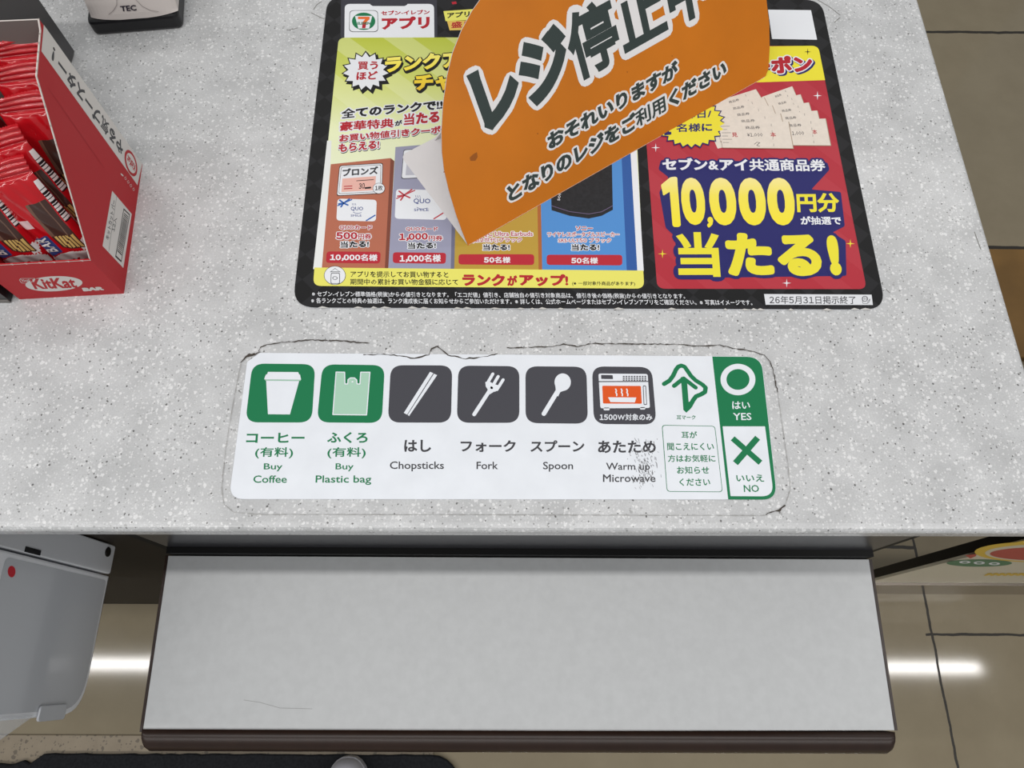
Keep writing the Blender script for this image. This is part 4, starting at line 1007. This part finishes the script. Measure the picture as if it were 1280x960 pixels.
def cell(x, s):
    if ((x + .05) / 1.02) ** 2 + ((s - .075) / .135) ** 2 < 1: return M_WWH
    if -.88 < x < -.12 and .235 + .05 * x < s < .45 + .05 * x: return M_BLU
    u, v = x - .40, s - .31
    if -.40 < u < .42 and -.075 - .09 * u < v < .085 - .05 * u:
        return M_WAF if (math.sin(u * 44 + 9 * v) > -.45 and abs(u) < .36 and v > -.06 - .09 * u) else M_CHOC
    if .0 < x < .80 and .375 < s < .76: return M_CHOC2 if (x < .12 or abs(x - .60) < .03) else M_CHOC
    a = math.atan2((s - .24) * 3.0, x - .78); r = math.hypot(x - .78, (s - .24) * 3.0)
    if r < .16 + .12 * abs(math.sin(a * 7 + 1)) * (.6 + .4 * math.sin(a * 3)): return M_WWH
    if .86 < x < .99 and .50 < s < .93:
        if s > .86: return M_WWH
        k = int(s * 130); return M_BAR if (k * 7919 % 13) in (0, 2, 5, 7, 10, 11) else M_WWH
    if x < -.35 and .53 < s < .62: return M_PNK
    return M_WRAP
def make_bar():
    root = thing('chocolate_bar', '', 'chocolate bar', (0, 0, 0))
    NX, NZ = 44, 130
    P = Part(); vs = []; hh_ = PH - 2 * FIN
    for side in (-1, 1):
        for j in range(NZ + 1):
            for i in range(NX + 1):
                x = -1 + 2 * i / NX; s = j / NZ
                wr = .0005 * math.sin(x * 9 + s * 5) * math.sin(s * 17 + x * 3) * (1 if .03 < s < .97 else 0)
                vs.append((x * PW / 2, side * (bulge(x, s) + .0002) + (wr if abs(x) < .95 else 0) * side, FIN + s * hh_))
    N1 = (NX + 1) * (NZ + 1); by = {}
    for j in range(NZ):
        for i in range(NX):
            a = j * (NX + 1) + i; m_ = cell(-1 + 2 * (i + .5) / NX, (j + .5) / NZ)
            by.setdefault(m_, []).append([a, a + 1, a + NX + 2, a + NX + 1])
            b = N1 + a; by.setdefault(M_WRAP, []).append([b, b + NX + 1, b + NX + 2, b + 1])
    for m_, ff in by.items():
        b0 = len(P.v); i0 = P.mid(m_)
        if not P.v: P.v = vs
        for f in ff: P.f.append(f); P.mi.append(i0); P.sm.append(True)
    P.build('wrapper', root)
    for zt, nm, sg in ((PH - FIN, 'top_seal', 1), (FIN, 'bottom_seal', -1)):
        P = Part(); n = 36; rows = 10; vs = []
        for r in range(rows + 1):
            for i in range(n + 1):
                x = -PW / 2 + PW * i / n; t = r / rows
                z = zt + sg * (t * FIN - (.0008 if (i % 2 and r == rows) else 0))
                vs.append((x, .0010 * math.sin(r * 2.1) * (t > .05) + .0022 * math.sin(x * 140 + 1) * t + sg * .006 * t * t * (x / PW + .3), z))
        P.add(vs, [[r * (n + 1) + i, r * (n + 1) + i + 1, (r + 1) * (n + 1) + i + 1, (r + 1) * (n + 1) + i] for r in range(rows) for i in range(n)], M_WRAP, True)
        P.build(nm, root)
    P = Part(); LS = LocalSurf((0, 0, 0), (1, 0, 0), (0, -1, 0)); k0 = FIN; w2 = PW / 2
    def Z(s): return FIN + s * hh_
    P.text(LS, 'KitKat', (-.78 * w2, Z(.02)), (.78 * w2, Z(.02)), (-.78 * w2, Z(.125)), M_KRED, 1, .05)
    P.text(LS, 'BAR', (-.24 * w2, Z(.25)), (-.24 * w2, Z(.43)), (-.76 * w2, Z(.25)), M_WWH, 1, .04)
    P.v = [(x, -(bulge(x / w2, (z - FIN) / hh_) + .0009) + y, z) for (x, y, z) in P.v]
    P.build('wrapper_lettering', root)
    return root
bar0 = make_bar()
LBL = ['foremost red chocolate bar wrapper in right column, over the front lip of the snack box', 'second red chocolate bar from the front in the right column, barcode strip showing', 'middle red chocolate bar in the right column of the snack box', 'fourth red chocolate bar from the front in the right column of the box', 'rearmost red chocolate bar against the grey back of the snack box, right column',
       'foremost red chocolate bar in the left column by the frame edge', 'second red chocolate bar from the front in the left column by the frame edge']
def copy_bar(src):
    r = src.copy(); COL.objects.link(r)
    for ch in src.children:
        c = ch.copy(); COL.objects.link(c); c.parent = r
    return r
#        x offset from right wall, depth, lean, yaw, roll, lift
SPOT = [(.0190, .0140, 18, 0, -12, .0), (.0195, .0345, 16, 0, -13, .0), (.0190, .0550, 16, 1, -3, .0), (.0195, .0755, 14, 0, -4, .0), (.0190, .0945, 10, 1, -3, .0),
        (.0535, .0140, 16, 0, -9, .0), (.0535, .0350, 15, 1, -9, .0)]
for i, (dx_, dy_, ln, yw, rl, lf) in enumerate(SPOT):
    o = bar0 if i == 0 else copy_bar(bar0)
    p = A - ex_ * dx_ + ey_ * dy_; lf = FLR(dy_) + .0012
    o.matrix_world = Matrix.Translation((p.x, p.y, lf)) @ Matrix.Rotation(math.atan2(-ex_.y, ex_.x) * -1 + math.radians(yw), 4, 'Z') @ Matrix.Rotation(math.radians(-ln), 4, 'X') @ Matrix.Rotation(math.radians(rl), 4, 'Y')
    o['label'] = LBL[i]; o['group'] = 'chocolate bars in the snack box'

# dark grey stand behind the snack box and black box beside it
M_STAND = mat('dark_grey_plastic', (72, 71, 72), .4, .4)
sr = gp(93, 66); sl = sr - Vector((.16, 0, 0)); zt = .128
P0 = B + ey_ * .006
stand = thing('display_stand', 'dark grey open display tray behind the red snack box', 'display stand', (sr.x - .08, (sr.y + P0.y) / 2, 0))
P = Part(); y0_, y1_ = P0.y + .004, sr.y
P.box((sl.x, y0_, .0005), (sr.x + .001, y1_, zt - .016), M_STAND, .0015, 2); P.build('tray_base', stand)
for (lo, hi) in (((sl.x, y0_, zt - .016), (sr.x + .001, y0_ + .003, zt)), ((sr.x - .002, y0_ + .0031, zt - .016), (sr.x + .001, y1_ - .0031, zt)), ((sl.x, y1_ - .003, zt - .016), (sr.x + .001, y1_, zt)), ((sl.x, y0_ + .0031, zt - .016), (sl.x + .003, y1_ - .0031, zt))):
    P = Part(); P.box(lo, hi, M_STAND, .0006, 1); P.build('rim', stand)
bb = gp(15, 378)
nb2 = thing('snack_carton', 'black glossy carton standing left of the red snack box', 'box', (bb.x - .04, bb.y + .05, 0))
P = Part(); P.box((bb.x - .08, bb.y + .0, .0004), (bb.x, bb.y + .10, .052), mat('glossy_black_card', (26, 25, 26), .25, .5), .001, 2); P.build('carton_body', nb2)
P = Part(); P.box((bb.x - .0795, bb.y - .0006, .0004), (bb.x - .0005, bb.y, .004), mat('carton_edge', (120, 116, 112), .5)); P.build('bottom_edge', nb2)

# ------------------------------------------------------------------ barcode scanner base at top
tq = [gp(118, 45), gp(230, 36)]; tdir = (tq[1] - tq[0]).normalized(); tb = Vector((-tdir.y, tdir.x, 0)); TW = (tq[1] - tq[0]).length
tec = thing('scanner_cradle', 'white and black scanner cradle on the countertop at the top edge', 'scanner', tq[0] + tdir * TW / 2 + tb * .05)
TS = Surf(tq[0], tdir, (0, 0, 1)); ZB1 = .0135
fo = rounded([(0, 0), (TW, 0), (TW, .11), (0, .11)], [.006, .006, .012, .012], 6)
P = Part(); surf_prism(P, TS, fo, 0, ZB1, mat('black_plastic', (22, 22, 25), .35, .45), .0025); P.build('base', tec)
# white shell: front slopes up and back
nX = 24; prof = [(.0008, ZB1 - .001, 0), (.0020, ZB1 + .004, .2), (.006, ZB1 + .014, .5), (.010, ZB1 + .030, .8), (.018, ZB1 + .048, 1), (.034, ZB1 + .060, 1), (.10, ZB1 + .062, 1)]
vs = []; fs = []
for (d, z, k) in prof:
    for i in range(nX + 1):
        t = i / nX; x = TW * (.055 + .955 * t); c = (2 * t - 1)
        vs.append(TS.pt((x, d + .004 * abs(c) ** 6), z + (.0035 * (1 - c * c) - .0035) * (1 if z < ZB1 else 0) * -1 - .002 * abs(c) ** 6))
for r in range(len(prof) - 1):
    for i in range(nX): fs.append([r * (nX + 1) + i, r * (nX + 1) + i + 1, (r + 1) * (nX + 1) + i + 1, (r + 1) * (nX + 1) + i])
L_ = [r * (nX + 1) for r in range(len(prof))]; R__ = [q_ + nX for q_ in L_]
nbv = len(vs); vs += [TS.pt((TW * .055, .10), ZB1 - .001), TS.pt((TW * 1.01, .10), ZB1 - .001)]
fs.append(L_ + [nbv]); fs.append((R__ + [nbv + 1])[::-1]); fs.append([L_[-1], nbv, nbv + 1, R__[-1]][::-1])
M_SHELL = mat('beige_white_plastic', (198, 190, 186), .4, .4)
P = Part(); P.add(vs, fs, M_SHELL, False); P.build('shell', tec)
E_ = TS.pt((0, .0020), ZB1 + .004); E2 = TS.pt((0, .0060), ZB1 + .014)
up_v = (E2 - E_).normalized(); FS = Surf(E_ - tdir.cross(up_v) * -.0006, tdir, tdir.cross(up_v))
P = Part(); M_TT = mat('scanner_lettering', (40, 34, 48), .4)
P.text(FS, 'TEC', (151.5, 14.5), (171, 13), (150, 7.5), M_TT, 1, .05)
m_seam = mat('seam_grey', (140, 132, 130), .5)
P.stroke(FS, [(146, -4), (146, 6), (142, 13), (136, 18)], .0004, m_seam, 1); P.stroke(FS, [(170, 0), (178, 8), (188, 13), (198, 14.5)], .0004, m_seam, 1)
P.build('front_lettering', tec)
